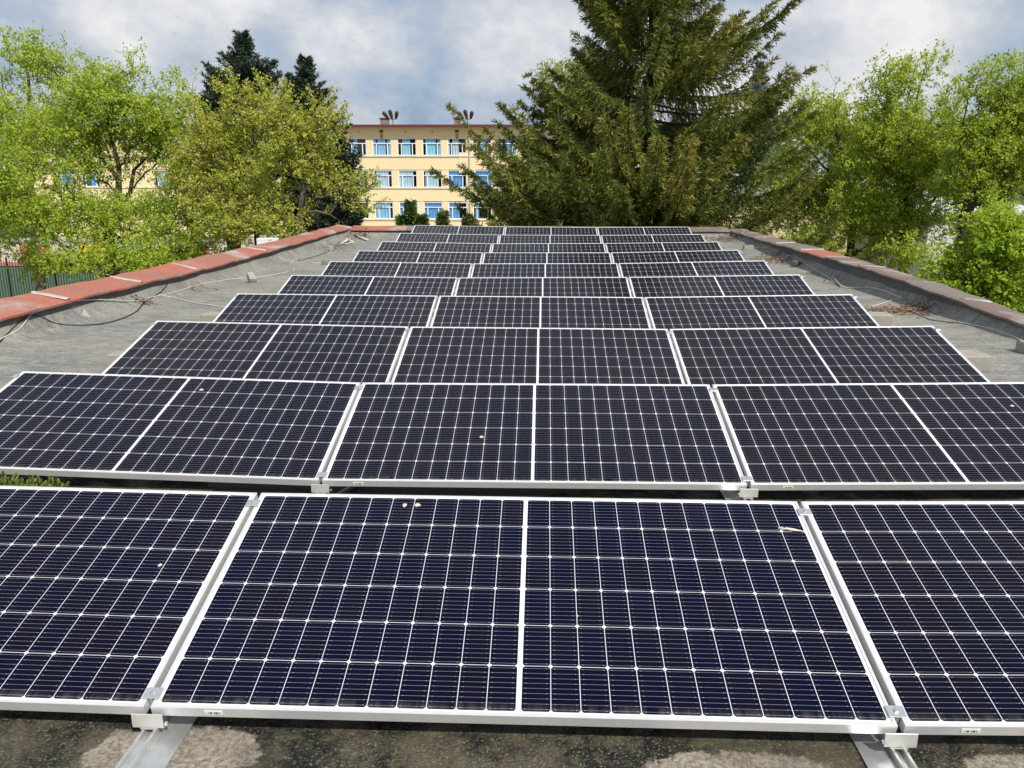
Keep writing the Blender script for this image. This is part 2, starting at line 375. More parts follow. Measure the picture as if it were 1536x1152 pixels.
def roof_z(x, y):
    z = float(np.interp(y, _ry, _rz)); d = x-xc(y)
    z += .019*max(0, d-1.05) + .0125*max(0, -d-1.05)
    return z + .004*math.sin(x*2.1+y*1.3)*math.sin(y*1.7-x*.6)
def surf_z(x, y):
    dd = min(x-XL(y)+.04, XR(y)+.04-x, 20.13-y)
    return roof_z(x, y)+.5*(0 if dd > .3 else .3-math.sqrt(max(0, .3**2-(.3-max(dd, 0))**2)))
def XL(y): return -4.97 + .024*(y-7.3)
def XR(y): return 4.42 + .004*(y-8)
YF = 20.05; YB = -2.2
def onroof(px, py, lift=0.0):
    d = (_r*((px-768)/FPX) - _u*((py-576)/FPX) + _f); d /= d.y; y = 2.0
    while y < 20.0:
        p = CAM + d*y; ex = max(XL(y)-.04-p.x, p.x-XR(y)-.04, 0)
        if p.z < surf_z(p.x, p.y)+lift+ex*20: break
        y += .01
    return p

# ------------------------------------------------------------------ the building we stand on
GZ = -5.3
bld = thing('flat_roof_building', 'low flat roofed building whose grey felt roof carries the rows of solar panels', 'building', (0, 9, GZ))
def under(b, name, mats, parent, smooth=False):
    o = b.build(name, mats, parent, smooth); p = parent; off = Vector((0, 0, 0))
    while p is not None: off += p.location; p = p.parent
    o.data.transform(Matrix.Translation(-off)); return o
b = MB(); nx, ny = 64, 150
xsf = [i/nx for i in range(nx+1)]; ys = [YB-.1 + (YF+.2-YB)*j/ny for j in range(ny+1)]
def cove(d):   # the felt curves up at the foot of the parapet
    return 0 if d > .3 else .3-math.sqrt(max(0, .3**2-(.3-max(d, 0))**2))
vs = []
for y in ys:
    x0, x1 = XL(y)-.05, XR(y)+.05
    for s in xsf:
        # denser at both edges
        q = .5-.5*math.cos(math.pi*s); q = .6*q+.4*s
        x = x0 + (x1-x0)*q; dd = min(x-x0-.01, x1-x-.01, YF+.08-y)
        vs.append((x, y, roof_z(x, y)+.5*cove(dd)))
fs = [(j*(nx+1)+i, j*(nx+1)+i+1, (j+1)*(nx+1)+i+1, (j+1)*(nx+1)+i) for j in range(ny) for i in range(nx)]
b.add(vs, fs); under(b, 'roof_surface', M_roof, bld, True).data.transform(Matrix.Identity(4))
# object-space offset matters for the roof material, so keep its origin at the world's
ro = bld.children[0]; ro.data.transform(Matrix.Translation(bld.location)); ro.location = -bld.location
# walls below
b = MB()
for y0, y1 in ((YB-.4, YF+.4),):
    xl0, xl1, xr0, xr1 = XL(y0)-.40, XL(y1)-.40, XR(y0)+.40, XR(y1)+.40
    zt = -.25
    c = [(xl0, y0), (xr0, y0), (xr1, y1), (xl1, y1)]
    vs = [(x, y, GZ) for x, y in c] + [(x, y, zt) for x, y in c]
    b.add(vs, [(0, 1, 5, 4), (1, 2, 6, 5), (2, 3, 7, 6), (3, 0, 4, 7)])
under(b, 'wall', M_plaster_grey, bld)

# parapets: inner and outer coping edges as measured along the roof (y, z)
LIN = [(-6, .31), (7.3, .301), (8.59, .297), (10.0, .278), (11.98, .245), (15.1, .25), (19.85, .265), (24, .27)]
LOUT = [(-6, .40), (8.03, .379), (9.8, .348), (11.94, .336), (15.58, .290), (20.57, .316), (24, .31)]
RIN = [(-6, .25), (7.6, .264), (9.04, .295), (11.16, .337), (14.18, .295), (18.29, .247), (24, .24)]
ROUT = [(-6, .22), (8.45, .235), (10.0, .283), (11.83, .295), (15.2, .297), (18.88, .251), (24, .25)]
ip = lambda T, y: float(np.interp(y, [a for a, _ in T], [c for _, c in T]))
rng = random.Random(5)
def parapet(side, label):
    root = thing('parapet', label, 'parapet', (0, 0, 0), 'parapets round the flat roof')
    IN, OUT, X, sg, wd = (LIN, LOUT, XL, -1, .44) if side < 0 else (RIN, ROUT, XR, 1, .46)
    b = MB(); yl = np.arange(YB, YF+.41, .25); vs = []
    for y in yl:
        x = X(y); zi, zo = ip(IN, y)-.018, ip(OUT, y)-.02
        wob = .006*math.sin(y*5.1+side)+.004*math.sin(y*11)
        xi = x+sg*(.045+wob)
        vs += [(xi-sg*.012, y, roof_z(x, y)-.1), (xi, y, zi), (x+sg*(wd-.05), y, zo), (x+sg*(wd-.05), y, -.4)]
    n = len(yl); fs = [(i*4+k, i*4+k+1, i*4+k+5, i*4+k+4) for i in range(n-1) for k in range(3)] + [(0, 1, 2, 3), tuple((n-1)*4+k for k in (3, 2, 1, 0))]
    b.add(vs, fs); b.build('upstand', M_felt_up, root, False)
    # metal sheets, each about 1.6 m, lapped, with a pale strip of mortar at many laps
    y = YB; k = 0
    while y < YF+.4:
        L = rng.uniform(1.25, 1.75); y1 = min(y+L, YF+.42); b = MB(); lift = .004*(k % 2)
        m = int((y1-y)/.12)+2; vs = []
        for i in range(m):
            yy = y-.03+(y1-y+.03)*i/(m-1); zi, zo = ip(IN, yy), ip(OUT, yy); dz = lift+.006*math.sin(yy*4.3+k)+.003*math.sin(yy*13)
            xi, xo = X(yy)+sg*(.008*math.sin(yy*3.1+k)), X(yy)+sg*wd
            vs += [(xi, yy, zi-.022+dz), (xi-sg*.002, yy, zi+dz), (xi+sg*.05, yy, zi+.012+dz), (xo-sg*.04, yy, zo+.012+dz), (xo, yy, zo+dz), (xo, yy, zo-.05+dz), (xi+sg*.03, yy, zi-.012+dz)]
        fs = [(i*7+q, i*7+(q+1) % 7, i*7+7+(q+1) % 7, i*7+7+q) for i in range(m-1) for q in range(7)] + [tuple(range(7)), tuple((m-1)*7+q for q in range(6, -1, -1))]
        if sg > 0: fs = [tuple(reversed(f)) for f in fs]
        b.add(vs, fs)
        if side < 0: mt = M_copR
        else: mt = M_copR if 13.2 < (y+y1)/2 < 15.0 else (M_copG if (y+y1)/2 > 15 or k % 3 == 1 else M_copB)
        sh = b.build('coping_sheet', mt, root)
        if rng.random() < (.9 if side < 0 else .9):
            b = MB(); ns = 9; w = rng.uniform(.04, .10) if side < 0 else rng.uniform(.06, .11); vs = []
            t0 = rng.uniform(0, .08); t1 = rng.uniform(.8, 1)
            for i in range(ns):
                q = t0+(t1-t0)*i/(ns-1); yy = y+.0*q; xx = X(yy)+sg*(.012+(wd-.03)*q); zz = ip(IN, yy)*(1-q)+ip(OUT, yy)*q+.021+.004*rng.random()
                ww = w*rng.uniform(.6, 1.15)
                vs += [(xx, yy-ww*.5, zz-.012), (xx, yy-ww*.3, zz), (xx, yy+ww*.3, zz+.001), (xx, yy+ww*.5, zz-.012)]
            b.add(vs, [(i*4+q, i*4+q+1, i*4+5+q, i*4+4+q) for i in range(ns-1) for q in range(3)]); b.build('mortar_strip', M_seam, sh)
        y = y1; k += 1
    return root
parapet(-1, 'long left parapet capped with faded red metal sheets, running beside the left column of panels')
parapet(1, 'long right parapet capped with rusty brown metal sheets and one red sheet')
pf = thing('parapet', 'short far parapet with grey and red coping behind the last row of panels', 'parapet', (0, 0, 0), 'parapets round the flat roof')
b = MB(); xs_ = np.arange(XL(YF)+.02, XR(YF), .3); vs = []
for x in xs_: vs += [(x, YF+.05, roof_z(x, YF)-.1), (x, YF+.06, .235), (x, YF+.42, .285), (x, YF+.42, -.4)]
b.add(vs, [(i*4+k+1, i*4+k, i*4+k+4, i*4+k+5) for i in range(len(xs_)-1) for k in range(3)]); b.build('upstand', M_felt_up, pf)
x = XL(YF)+.01; k = 0
while x < XR(YF)-.05:
    x1 = min(x+1.35, XR(YF)-.01); b = MB(); zt = .004*(k % 2); vs = []
    for i in range(8):
        xx = x+(x1-x)*i/7; dz = zt+.004*math.sin(xx*5)
        vs += [(xx, YF, .215+dz), (xx, YF-.002, .24+dz), (xx, YF+.05, .252+dz), (xx, YF+.42, .31+dz), (xx, YF+.46, .30+dz), (xx, YF+.46, .25+dz), (xx, YF+.03, .23+dz)]
    b.add(vs, [(i*7+(q+1) % 7, i*7+q, i*7+7+q, i*7+7+(q+1) % 7) for i in range(7) for q in range(7)] + [tuple(range(7)), tuple(49+q for q in range(6, -1, -1))])
    b.build('coping_sheet', M_copR if k == 0 else M_copG, pf); x = x1; k += 1

# ------------------------------------------------------------------ solar panels
def frame_mesh():
    prof = [(.0, .0), (.0, .0335), (.0012, .035), (FR-.0008, .035), (FR, .0342), (FR, .0326), (.002, .0326), (.002, .002), (.028, .002), (.028, .0)]
    b = MB(); vs = []
    for d, h in prof:
        vs += [(-PW/2+d, d, h), (PW/2-d, d, h), (PW/2-d, PH-d, h), (-PW/2+d, PH-d, h)]
    n = len(prof); fs = []
    for i in range(n):
        j = (i+1) % n
        for k in range(4):
            k2 = (k+1) % 4; fs.append((i*4+k, i*4+k2, j*4+k2, j*4+k))
    b.add(vs, fs); return b.mesh('frame', M_alu)
me_frame = frame_mesh()
M_back = M_plain('white_backsheet', (.80, .80, .81), .6)
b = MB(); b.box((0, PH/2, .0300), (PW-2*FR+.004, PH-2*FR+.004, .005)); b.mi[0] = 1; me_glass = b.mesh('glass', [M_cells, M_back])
M_label = None
def make_barcode():
    m, t, b_ = mat('barcode_sticker')
    tcn = N(t, 'ShaderNodeTexCoord'); sp = N(t, 'ShaderNodeSeparateXYZ'); t.links.new(tcn.outputs['Object'], sp.inputs[0])
    wn = N(t, 'ShaderNodeTexWhiteNoise'); wn.noise_dimensions = '1D'; t.links.new(tmath(t, 'FLOOR', tmath(t, 'MULTIPLY', sp.outputs[0], 900)), wn.inputs['W'])
    inx = tmath(t, 'LESS_THAN', tmath(t, 'ABSOLUTE', sp.outputs[0]), .017); inz = tmath(t, 'LESS_THAN', tmath(t, 'ABSOLUTE', tmath(t, 'ADD', sp.outputs[2], .001)), .0038)
    bar = tmath(t, 'MULTIPLY', tmath(t, 'MULTIPLY', inx, inz), tmath(t, 'GREATER_THAN', wn.outputs['Value'], .45))
    t.links.new(tmix(t, bar, (.78, .77, .74), (.05, .05, .05)), b_.inputs['Base Color']); b_.inputs['Roughness'].default_value = .5
    return m
M_label = make_barcode()
b = MB(); b.box((0, 0, 0), (.052, .0012, .015)); me_sticker = b.mesh('barcode_label', M_label)
ORD = ['first', 'second', 'third', 'fourth', 'fifth', 'sixth', 'seventh', 'eighth', 'ninth', 'tenth']
def place(root, loc, roll):
    root.matrix_world = Matrix.Translation(loc) @ Matrix.Rotation(-roll, 4, 'Y') @ Matrix.Rotation(TILT, 4, 'X')
proto = None
PANEL = {}
for k, (Y, Z, x0, rl, rc, rr) in enumerate(ROWS):
    zl, zr = Z-rc*PW/2, Z+rc*PW/2
    spots = (('left', x0-PW-GAP, zl-rl*PW/2, rl), ('middle', x0, Z, rc), ('right', x0+PW+GAP, zr+rr*PW/2, rr))
    for nm, X, zc, roll in spots:
        if proto is None:
            proto = link('solar_panel', None); rp_ = random.Random(3)
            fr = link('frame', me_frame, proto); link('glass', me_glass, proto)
            st = link('barcode_label', me_sticker, fr); st.location = (-PW/2+.18, -.0008, .0175)
            root = proto
        else:
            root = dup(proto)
        # the fitted corner is the top of the frame; the panel's origin is the underside
        nrm = Vector((0, -math.sin(TILT), math.cos(TILT)))
        place(root, Vector((X, Y, zc)) - nrm*.035, roll)
        extra = {('middle', 0): ', the only one seen whole', ('middle', 1): ' with a shell on it', ('left', 0): ' cut off by the picture', ('right', 0): ' cut by the picture edge', ('left', 9): ' next to the far parapet', ('right', 9): ' under the spruce branches'}.get((nm, k), '')
        where = 'front row' if k == 0 else ('tenth, farthest row' if k == 9 else ORD[k]+' row back from the camera')
        tag(root, f'{nm} panel of the {where}{extra}', 'solar panel', 'tilted solar panels in ten rows of three')
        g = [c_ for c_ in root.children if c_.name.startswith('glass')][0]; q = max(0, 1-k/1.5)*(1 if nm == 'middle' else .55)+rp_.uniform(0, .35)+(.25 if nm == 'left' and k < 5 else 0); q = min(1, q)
        g.color = (.0058*(1-q)+.0026*q, .0050*(1-q)+.0031*q, .0078*(1-q)+.0160*q, 1)  # blue viewing-angle sheen put into the front panels' cell colour, plus random tone
        PANEL[(nm, k)] = root

# rails, clamps and hooks at each joint of every row
def rail_parts(root, flange_side, outer=0):
    """built in the row's own frame: y along the rail from the panel's low edge, z = 0 on the roof"""
    fs = flange_side
    b = MB(); y0, y1 = -.80, 1.0
    # two ridges of a channel on a broad base plate
    b.box((-.017, (y0+y1)/2, .0125), (.010, y1-y0, .025), bev=.002); b.box((.017, (y0+y1)/2, .0125), (.010, y1-y0, .025), bev=.002)
    b.box((0, (y0+y1)/2, .006), (.0236, y1-y0, .004)); b.build('channel', M_galv, root)
    b = MB(); b.box((fs*.0625, (y0+y1)/2, .004), (.081, y1-y0, .003), bev=.001); b.build('base_flange', M_galv, root)
    b = MB(); b.box((0, -.006, .056), (.090, .004, .044), bev=.0012); b.box((0, .014, .0300), (.05, .036, .008)); hk = b.build('front_hook', M_hook, root)
    b = MB(); b.lathe([(.006, 0), (.006, .008)], 6, (fs*.049, -.001, .046), Matrix.Rotation(R(90), 3, 'Y')); b.build('bolt', M_bolt, hk)
    ct, stt = math.cos(TILT), math.sin(TILT)
    for s in (.045, .965):
        c = Vector((0, s*ct, .098+s*stt)); rt_ = Matrix.Rotation(TILT, 3, 'X')
        off = 0 if outer == 0 else outer*.011
        b = MB(); wd = .050 if outer == 0 else .034
        b.box(c + rt_ @ Vector((off, 0, .0035)), (wd, .040, .003), rot=rt_, bev=.0008); b.box(c + rt_ @ Vector((outer*.004, 0, -.016)), (.012, .034, .034), rot=rt_)
        cl = b.build('clamp', M_galv, root)
        b = MB(); b.lathe([(.0065, 0), (.0065, .006), (.004, .0065)], 6, c + rt_ @ Vector((outer*.008, 0, .0052)), rt_); b.build('bolt', M_bolt, cl)
    b = MB(); b.box((0, .985, .15), (.040, .004, .30)); b.box((0, .97, .17), (.03, .03, .25), bev=.002); b.build('rear_post', M_galv, root)
protos = {}
JN = ['left outer end', 'joint of the left and middle panels', 'joint of the middle and right panels', 'right outer end']
for k, (Y, Z, x0, rl, rc, rr) in enumerate(ROWS):
    zs = (Z-rc*PW/2-rl*PW, Z-rc*PW/2, Z+rc*PW/2, Z+rc*PW/2+rr*PW)
    xs4 = (x0-PW*1.5-GAP-.006, x0-PW/2-GAP/2, x0+PW/2+GAP/2, x0+PW*1.5+GAP+.006)
    for j in range(4):
        key = j
        if key not in protos:
            root = link('mounting_rail', None); protos[key] = root
            rail_parts(root, 1 if j < 2 else -1, {0: 1, 3: -1}.get(j, 0)*1)
        else: root = dup(protos[key])
        root.location = (xs4[j], Y, zs[j]-.098)
        tag(root, f'aluminium rail at the {JN[j]}, {ORD[k]} row', 'mounting rail', 'aluminium rails and clamps under the panel rows')

# ------------------------------------------------------------------ small things on the roof
def block(label, px, py, dims, rotz, m=M_conc, cat='concrete block', name='concrete_block', tilt=0, rough=.004, grp=None):
    p = onroof(px, py); rnd = random.Random(int(px*7+py))
    b = MB(); b.box((0, 0, 0), dims, bev=min(dims)*.06)
    b.v = [(x+rnd.uniform(-rough, rough), y+rnd.uniform(-rough, rough), z+rnd.uniform(-rough, rough)) for x, y, z in b.v]
    o = b.build(name, m); o.rotation_euler = (tilt, 0, R(rotz)); o.location = (p.x, p.y, roof_z(p.x, p.y)+dims[2]*.5*math.cos(tilt)+abs(math.sin(tilt))*dims[1]*.4-.004)
    return tag(o, label, cat, grp)
GB = 'pale ballast blocks at the row ends'
block('pale concrete block beside the left end of the third row', 203, 547, (.36, .22, .11), 2, grp=GB)
block('pale concrete block beside the left end of the fourth row', 331, 485, (.34, .22, .11), -3, grp=GB)
block('pale concrete block beside the right end of the third row', 1448, 553, (.30, .26, .13), 3, grp=GB)
block('pale concrete block beside the right end of the fourth row', 1312, 487, (.30, .24, .12), -4, grp=GB)
block('small pale brick tipped over on the left strip of bare roof', 378, 424, (.10, .17, .09), 35, tilt=.5, cat='brick', name='brick')
block('small cream cube of stone by the far left corner litter', 497, 376, (.10, .09, .10), 8, cat='stone', name='stone')
block('small pale brick lying at the foot of the right parapet near its far end', 1122, 374, (.20, .10, .09), 6, cat='brick', name='brick')
block('dark dirty stone in the shade of the right parapet', 1197, 398, (.18, .14, .11), 20, M_conc_dark, cat='stone', name='stone')
block('grey block at the right picture edge by the parapet foot', 1549, 527, (.22, .16, .10), 10, cat='concrete block', grp=None)
block('dark little stone beside the left end of the sixth row', 489, 397, (.13, .10, .08), 20, M_conc_dark, cat='stone', name='stone')
# triangular shard leaning on the left upstand
b = MB(); p = onroof(128, 474)
b.add([(-.02, -.08, -.02), (-.02, .06, -.02), (-.05, .01, .15), (.03, -.09, -.02), (.02, .05, -.02), (-.01, -.01, .13)], [(0, 1, 2), (5, 4, 3), (0, 3, 4, 1), (1, 4, 5, 2), (2, 5, 3, 0)])
o = b.build('concrete_shard', M_plaster_grey); o.rotation_euler = (0, R(-14), R(-40)); o.location = (p.x+.02, p.y, roof_z(p.x, p.y)); tag(o, 'pale triangular shard propped against the left parapet', 'rubble')

def cable(label, pts, m, r=.006, lift=.008, name='cable', humps=None):
    P = []
    for q in pts:
        w = onroof(q[0], q[1]); P.append(Vector((w.x, w.y, surf_z(w.x, w.y)+lift+(q[2] if len(q) > 2 else 0))))
    # Catmull-Rom
    out = []
    for i in range(len(P)-1):
        a, b_, c, d = P[max(i-1, 0)], P[i], P[i+1], P[min(i+2, len(P)-1)]
        for s in range(6):
            t = s/6; out.append(.5*((2*b_)+(c-a)*t+(2*a-5*b_+4*c-d)*t*t+(3*b_-a-3*c+d)*t**3))
    out.append(P[-1]); b = MB(); b.tube(out, r, 6); o = b.build(name, m, None, True)
    return tag(o, label, 'cable')
cable('long white cable running from the left picture edge along the bare roof', [(-30, 528), (0, 511), (30, 494), (48, 476, .02), (66, 472, .03), (110, 462, .05), (155, 456, .04), (205, 453), (232, 446), (260, 440), (300, 428), (345, 420), (372, 418), (405, 414), (434, 408)], M_cable_w, .007)
cable('thin white cable curving from the left strip under the fourth row', [(238, 443), (258, 447), (285, 454), (310, 458), (336, 461), (345, 462)], M_cable_w, .006)
cable('black cable sagging across the bare roof on the left', [(-25, 540), (0, 515), (18, 496), (40, 477), (60, 478), (85, 487), (115, 489), (150, 487), (180, 480), (205, 468), (216, 455), (240, 440), (250, 430), (251, 424)], M_cable_b, .007)
cable('pale cable looping on the roof left of the fifth row', [(440, 407), (441, 402), (437, 396), (441, 390), (446, 388), (455, 391), (468, 395), (480, 395)], M_cable_w, .006)
cable('thin dark wire going toward the far left corner litter', [(446, 392), (470, 386), (490, 379), (497, 374)], M_cable_b, .005)
cable('white cable lying along the foot of the right parapet', [(1126, 372), (1150, 372), (1165, 377)], M_cable_w, .006)
cable('pale cable trailing past the dark stone by the right parapet', [(1200, 394, .03), (1215, 401), (1235, 412), (1247, 420), (1262, 431), (1280, 433), (1300, 432), (1318, 435), (1340, 443), (1352, 448)], M_cable_w, .007)
cable('white cable branching from the litter heap toward the fifth row', [(1308, 461), (1330, 454), (1350, 448)], M_cable_w, .006)
cable('dark cable below the right parapet at the picture edge', [(1354, 447), (1362, 460), (1376, 472), (1395, 480), (1420, 484), (1440, 486)], M_cable_g, .006)
cable('light cable running to the grey block at the right edge', [(1436, 484), (1460, 489), (1485, 494), (1512, 503), (1540, 516)], M_cable_w, .006)
b = MB(); p1, p2 = onroof(1249, 418), onroof(1261, 431); b.tube([p1+Vector((0, 0, .02)), p2+Vector((0, 0, .02))], .014, 6); tag(b.build('stick', M_conc), 'short pale stick on the litter by the right parapet', 'stick')

def litter(label, px, py, rx, ry, n, seed, size=(.02, .06), m=M_litter, bias=(0, 1), z=.03, name='leaf_litter', cat='leaf litter', up=.6, rot=0):
    rs = np.random.RandomState(seed); c = onroof(px, py)
    a = rs.normal(0, 1, (n, 2))*.5; ca, sa = math.cos(R(rot)), math.sin(R(rot))
    x = c.x + rx*a[:, 0]*ca - ry*a[:, 1]*sa; y = c.y + rx*a[:, 0]*sa + ry*a[:, 1]*ca
    rr2 = np.exp(-(a**2).sum(1)*1.2)
    zz = np.array([surf_z(u, v) for u, v in zip(x, y)]) + rs.rand(n)*z*rr2 + .006
    ang = rs.rand(n)*6.283; L = rs.uniform(size[0], size[1], n); wd = L*rs.uniform(.15, .6, n)
    tl = rs.normal(0, .35, n)*up
    dx = np.stack([np.cos(ang), np.sin(ang), tl], 1)*L[:, None]; dy = np.stack([-np.sin(ang), np.cos(ang), rs.normal(0, .3, n)*up], 1)*wd[:, None]
    P = np.stack([x, y, zz], 1)
    co = np.stack([P-dx*.5, P-dy*.5, P+dx*.5, P+dy*.5], 1); co[:, :, 2] = np.maximum(co[:, :, 2], zz[:, None]-.004)
    me = quads_mesh(name, co, m, np.clip(rs.uniform(bias[0], bias[1], n), 0, 1)); return tag(link(name, me), label, cat)
litter('heap of brown dead leaves by the right parapet, the nearest on that side', 1352, 467, .55, .36, 800, 1, (.03, .08), z=.025, up=.35)
litter('patch of brown dead leaves by the right parapet beside the sixth row', 1168, 388, .55, .75, 650, 2, (.03, .09), z=.05)
litter('few rusty leaves round the short stick by the right parapet', 1262, 424, .35, .45, 170, 3, (.02, .06))
litter('reddish leaf heap in the far right corner under the spruce', 1092, 360, .55, .8, 420, 4, (.03, .09), (0, .5) and M_litter, (0, .5), .07)
litter('small brown leaf clump where the black cable crosses the left strip', 217, 455, .20, .14, 170, 6, (.02, .06), z=.07)
litter('scattered brown leaves on the left strip near the tipped brick', 300, 433, .30, .22, 60, 7, (.02, .07))
litter('reddish leaf patch along the far left parapet', 506, 370, .30, 1.0, 260, 8, (.03, .08), bias=(0, .6), z=.05)
litter('brown leaf heap in the far left corner of the roof', 540, 352, .40, .55, 300, 9, (.03, .09), bias=(0, .6), z=.08)
litter('brown leaf scatter right of the seventh row', 1215, 411, .22, .16, 50, 10, (.02, .07))
litter('single rusty leaves lying beyond the fifth row on the right', 1225, 408, .5, .3, 20, 12, (.03, .08))
# rags in the far left corner
for i, (pa, lab) in enumerate((([(512, 368), (522, 361), (530, 366), (516, 367), (527, 359)], 'crumpled white rag by the far left litter'), ([(532, 354), (543, 359), (551, 362)], 'pale twisted strip of cloth in the far left corner'))):
    P = [onroof(*q) + Vector((0, 0, .03)) for q in pa]; b = MB(); b.tube(P, [.02, .035, .03, .03, .02][:len(P)], 5); tag(b.build('rag', M_cable_w, None, True), lab, 'rag')

# moss growing in the gap behind the front row (left) and standing water
rs = np.random.RandomState(11); n = 1500
mx = rs.uniform(-3.35, -2.35, n); my = rs.normal(3.72, .05, n); mz = np.array([roof_z(a, c) for a, c in zip(mx, my)])
hgt = rs.uniform(.03, .10, n)*np.clip(1.2-np.abs(mx+2.85)*1.1, .15, 1); ang = rs.rand(n)*6.283
P0 = np.stack([mx, my, mz], 1); dw = np.stack([np.cos(ang), np.sin(ang), 0*ang], 1)*.009; tip = P0 + np.stack([rs.normal(0, .03, n), rs.normal(0, .03, n), hgt], 1)
co = np.stack([P0-dw, P0+dw, tip+dw*.6, tip-dw*.6], 1)
tag(link('moss', quads_mesh('moss', co, M_moss, rs.rand(n))), 'green moss and weeds growing in the gap behind the front left panel', 'moss', None, 'stuff')
def make_water():
    m, t, b_ = mat('standing_water'); b_.inputs['Base Color'].default_value = (.006, .008, .010, 1); b_.inputs['Roughness'].default_value = .03; b_.inputs['Specular IOR Level'].default_value = .8
    return m
b = MB(); vs = []
for i in range(40):
    a = 2*math.pi*i/40; rr_ = 1+.16*math.sin(3*a+1)+.1*math.sin(7*a); x, y = -1.1+1.0*rr_*math.cos(a), 3.85+.30*rr_*math.sin(a); vs.append((x, y, roof_z(-1.1, 3.8)+.009))
b.add(vs, [tuple(range(40))]); tag(b.build('water', make_water()), None, None, None, 'structure')

# scraps lying on the glass
M_scrap = M_plain('snail_shell', (.62, .55, .42), .6, 0, .2, 60)
def on_panel(key, px, py, label, kind, sc=.8):
    root = PANEL[key]; mw = root.matrix_world if False else None
    # meet the sight line with the panel plane
    k = key[1]; Y, Z, x0, rl, rc, rr = ROWS[k]
    roll = {'left': rl, 'middle': rc, 'right': rr}[key[0]]
    X = {'left': x0-PW-GAP, 'middle': x0, 'right': x0+PW+GAP}[key[0]]
    zc = {'left': Z-rc*PW/2-rl*PW/2, 'middle': Z, 'right': Z+rc*PW/2+rr*PW/2}[key[0]]
    rot = (Matrix.Rotation(-roll, 3, 'Y') @ Matrix.Rotation(TILT, 3, 'X')); nrm = rot @ Vector((0, 0, 1))
    d = _r*((px-768)/FPX) - _u*((py-576)/FPX) + _f; o0 = Vector((X, Y, zc)) - nrm*.0023
    p = CAM + d*((o0-CAM).dot(nrm)/d.dot(nrm)); b = MB()
    if kind == 'shell':
        pts = [Vector((.010*math.cos(a*1.6)*(1-a/7.5), .010*math.sin(a*1.6)*(1-a/7.5), .008+.0015*a)) for a in [i*.35 for i in range(18)]]
        b.tube(pts, [.0085*(1-i/22) for i in range(18)], 7)
    elif kind == 'twig':
        b.tube([Vector((-.05, .002, .004)), Vector((-.02, .006, .007)), Vector((.012, -.002, .006)), Vector((.05, -.006, .004))], [.003, .006, .007, .002], 6)
        b.tube([Vector((-.055, .012, .004)), Vector((-.03, .016, .006))], [.004, .002], 5)
    else:
        rnd = random.Random(int(px)); 
        b.lathe([(.004, 0), (.012, .001), (.010, .004), (.003, .006)], 9)
        b.v = [(x*rnd.uniform(.7, 1.4), y*rnd.uniform(.7, 1.6), z) for x, y, z in b.v]
    b.v = [(x*sc, y*sc, z*sc) for x, y, z in b.v]
    o = b.build({'shell': 'snail_shell', 'twig': 'twig'}.get(kind, 'dropping'), M_scrap, None, True); o.rotation_euler = rot.to_euler(); o.location = p
    tag(o, label, {'shell': 'snail shell', 'twig': 'twig'}.get(kind, 'dropping'))
on_panel(('middle', 1), 722, 658, 'small tan snail shell on the middle panel of the second row', 'shell')
on_panel(('middle', 0), 626, 761, 'small snail shell near the top edge of the nearest middle panel', 'shell')
on_panel(('middle', 0), 607, 758, 'pale bird dropping beside the shell near the top edge of the nearest middle panel', 'drop')
on_panel(('middle', 0), 1186, 796, 'dry curled twig at the top right of the nearest middle panel', 'twig')
on_panel(('left', 0), 240, 848, 'white dropping on the nearest left panel', 'drop', .6)
on_panel(('left', 1), 302, 587, 'tiny shell on the left panel of the second row', 'shell')
on_panel(('right', 1), 1518, 609, 'pale dropping near the right edge on the right panel of the second row', 'drop')
on_panel(('middle', 0), 866, 924, 'tiny brown speck on the glass right of the centre bar of the nearest middle panel', 'drop', .35)
#SURROUND
# ------------------------------------------------------------------ ground around
def M_ground():
    m, t, b_ = mat('grass_and_earth'); tcn = N(t, 'ShaderNodeTexCoord'); P = tcn.outputs['Object']
    a = tnoise(t, P, .25, 6, .6); f = tnoise(t, P, 6, 8, .7)
    col = tmix(t, tstep(t, a, .38, .62), (.050, .075, .020), (.12, .105, .07)); col = tmix(t, tstep(t, f, .35, .7), tuple(x*.6 for x in (.05, .08, .02)), col)
    t.links.new(col, b_.inputs['Base Color']); b_.inputs['Roughness'].default_value = .95; return m
b = MB(); b.add([(-900, -200, GZ), (900, -200, GZ), (900, 1600, GZ), (-900, 1600, GZ)], [(0, 1, 2, 3)]); tag(b.build('ground', M_ground()), kind='structure')
b = MB(); b.add([(-70, 40, GZ+.02), (-12, 40, GZ+.02), (-12, 60, GZ+.02), (-70, 60, GZ+.02)], [(0, 1, 2, 3)]); tag(b.build('sports_court', M_plain('green_court', (.042, .085, .042), .8, 0, .15, .6)), kind='structure')
b = MB(); b.add([(-70, 60.05, GZ+.02), (-12, 60.05, GZ+.02), (-12, 66, GZ+.02), (-70, 66, GZ+.02)], [(0, 1, 2, 3)]); tag(b.build('running_track', M_plain('red_track', (.36, .10, .07), .8, 0, .15, .6)), kind='structure')
b = MB(); b.add([(-70, 66.05, GZ+.025), (60, 66.05, GZ+.025), (60, 85.5, GZ+.025), (-70, 85.5, GZ+.025)], [(0, 1, 2, 3)]); tag(b.build('school_yard', M_plain('pale_paving', (.30, .28, .25), .9, 0, .15, .8)), kind='structure')

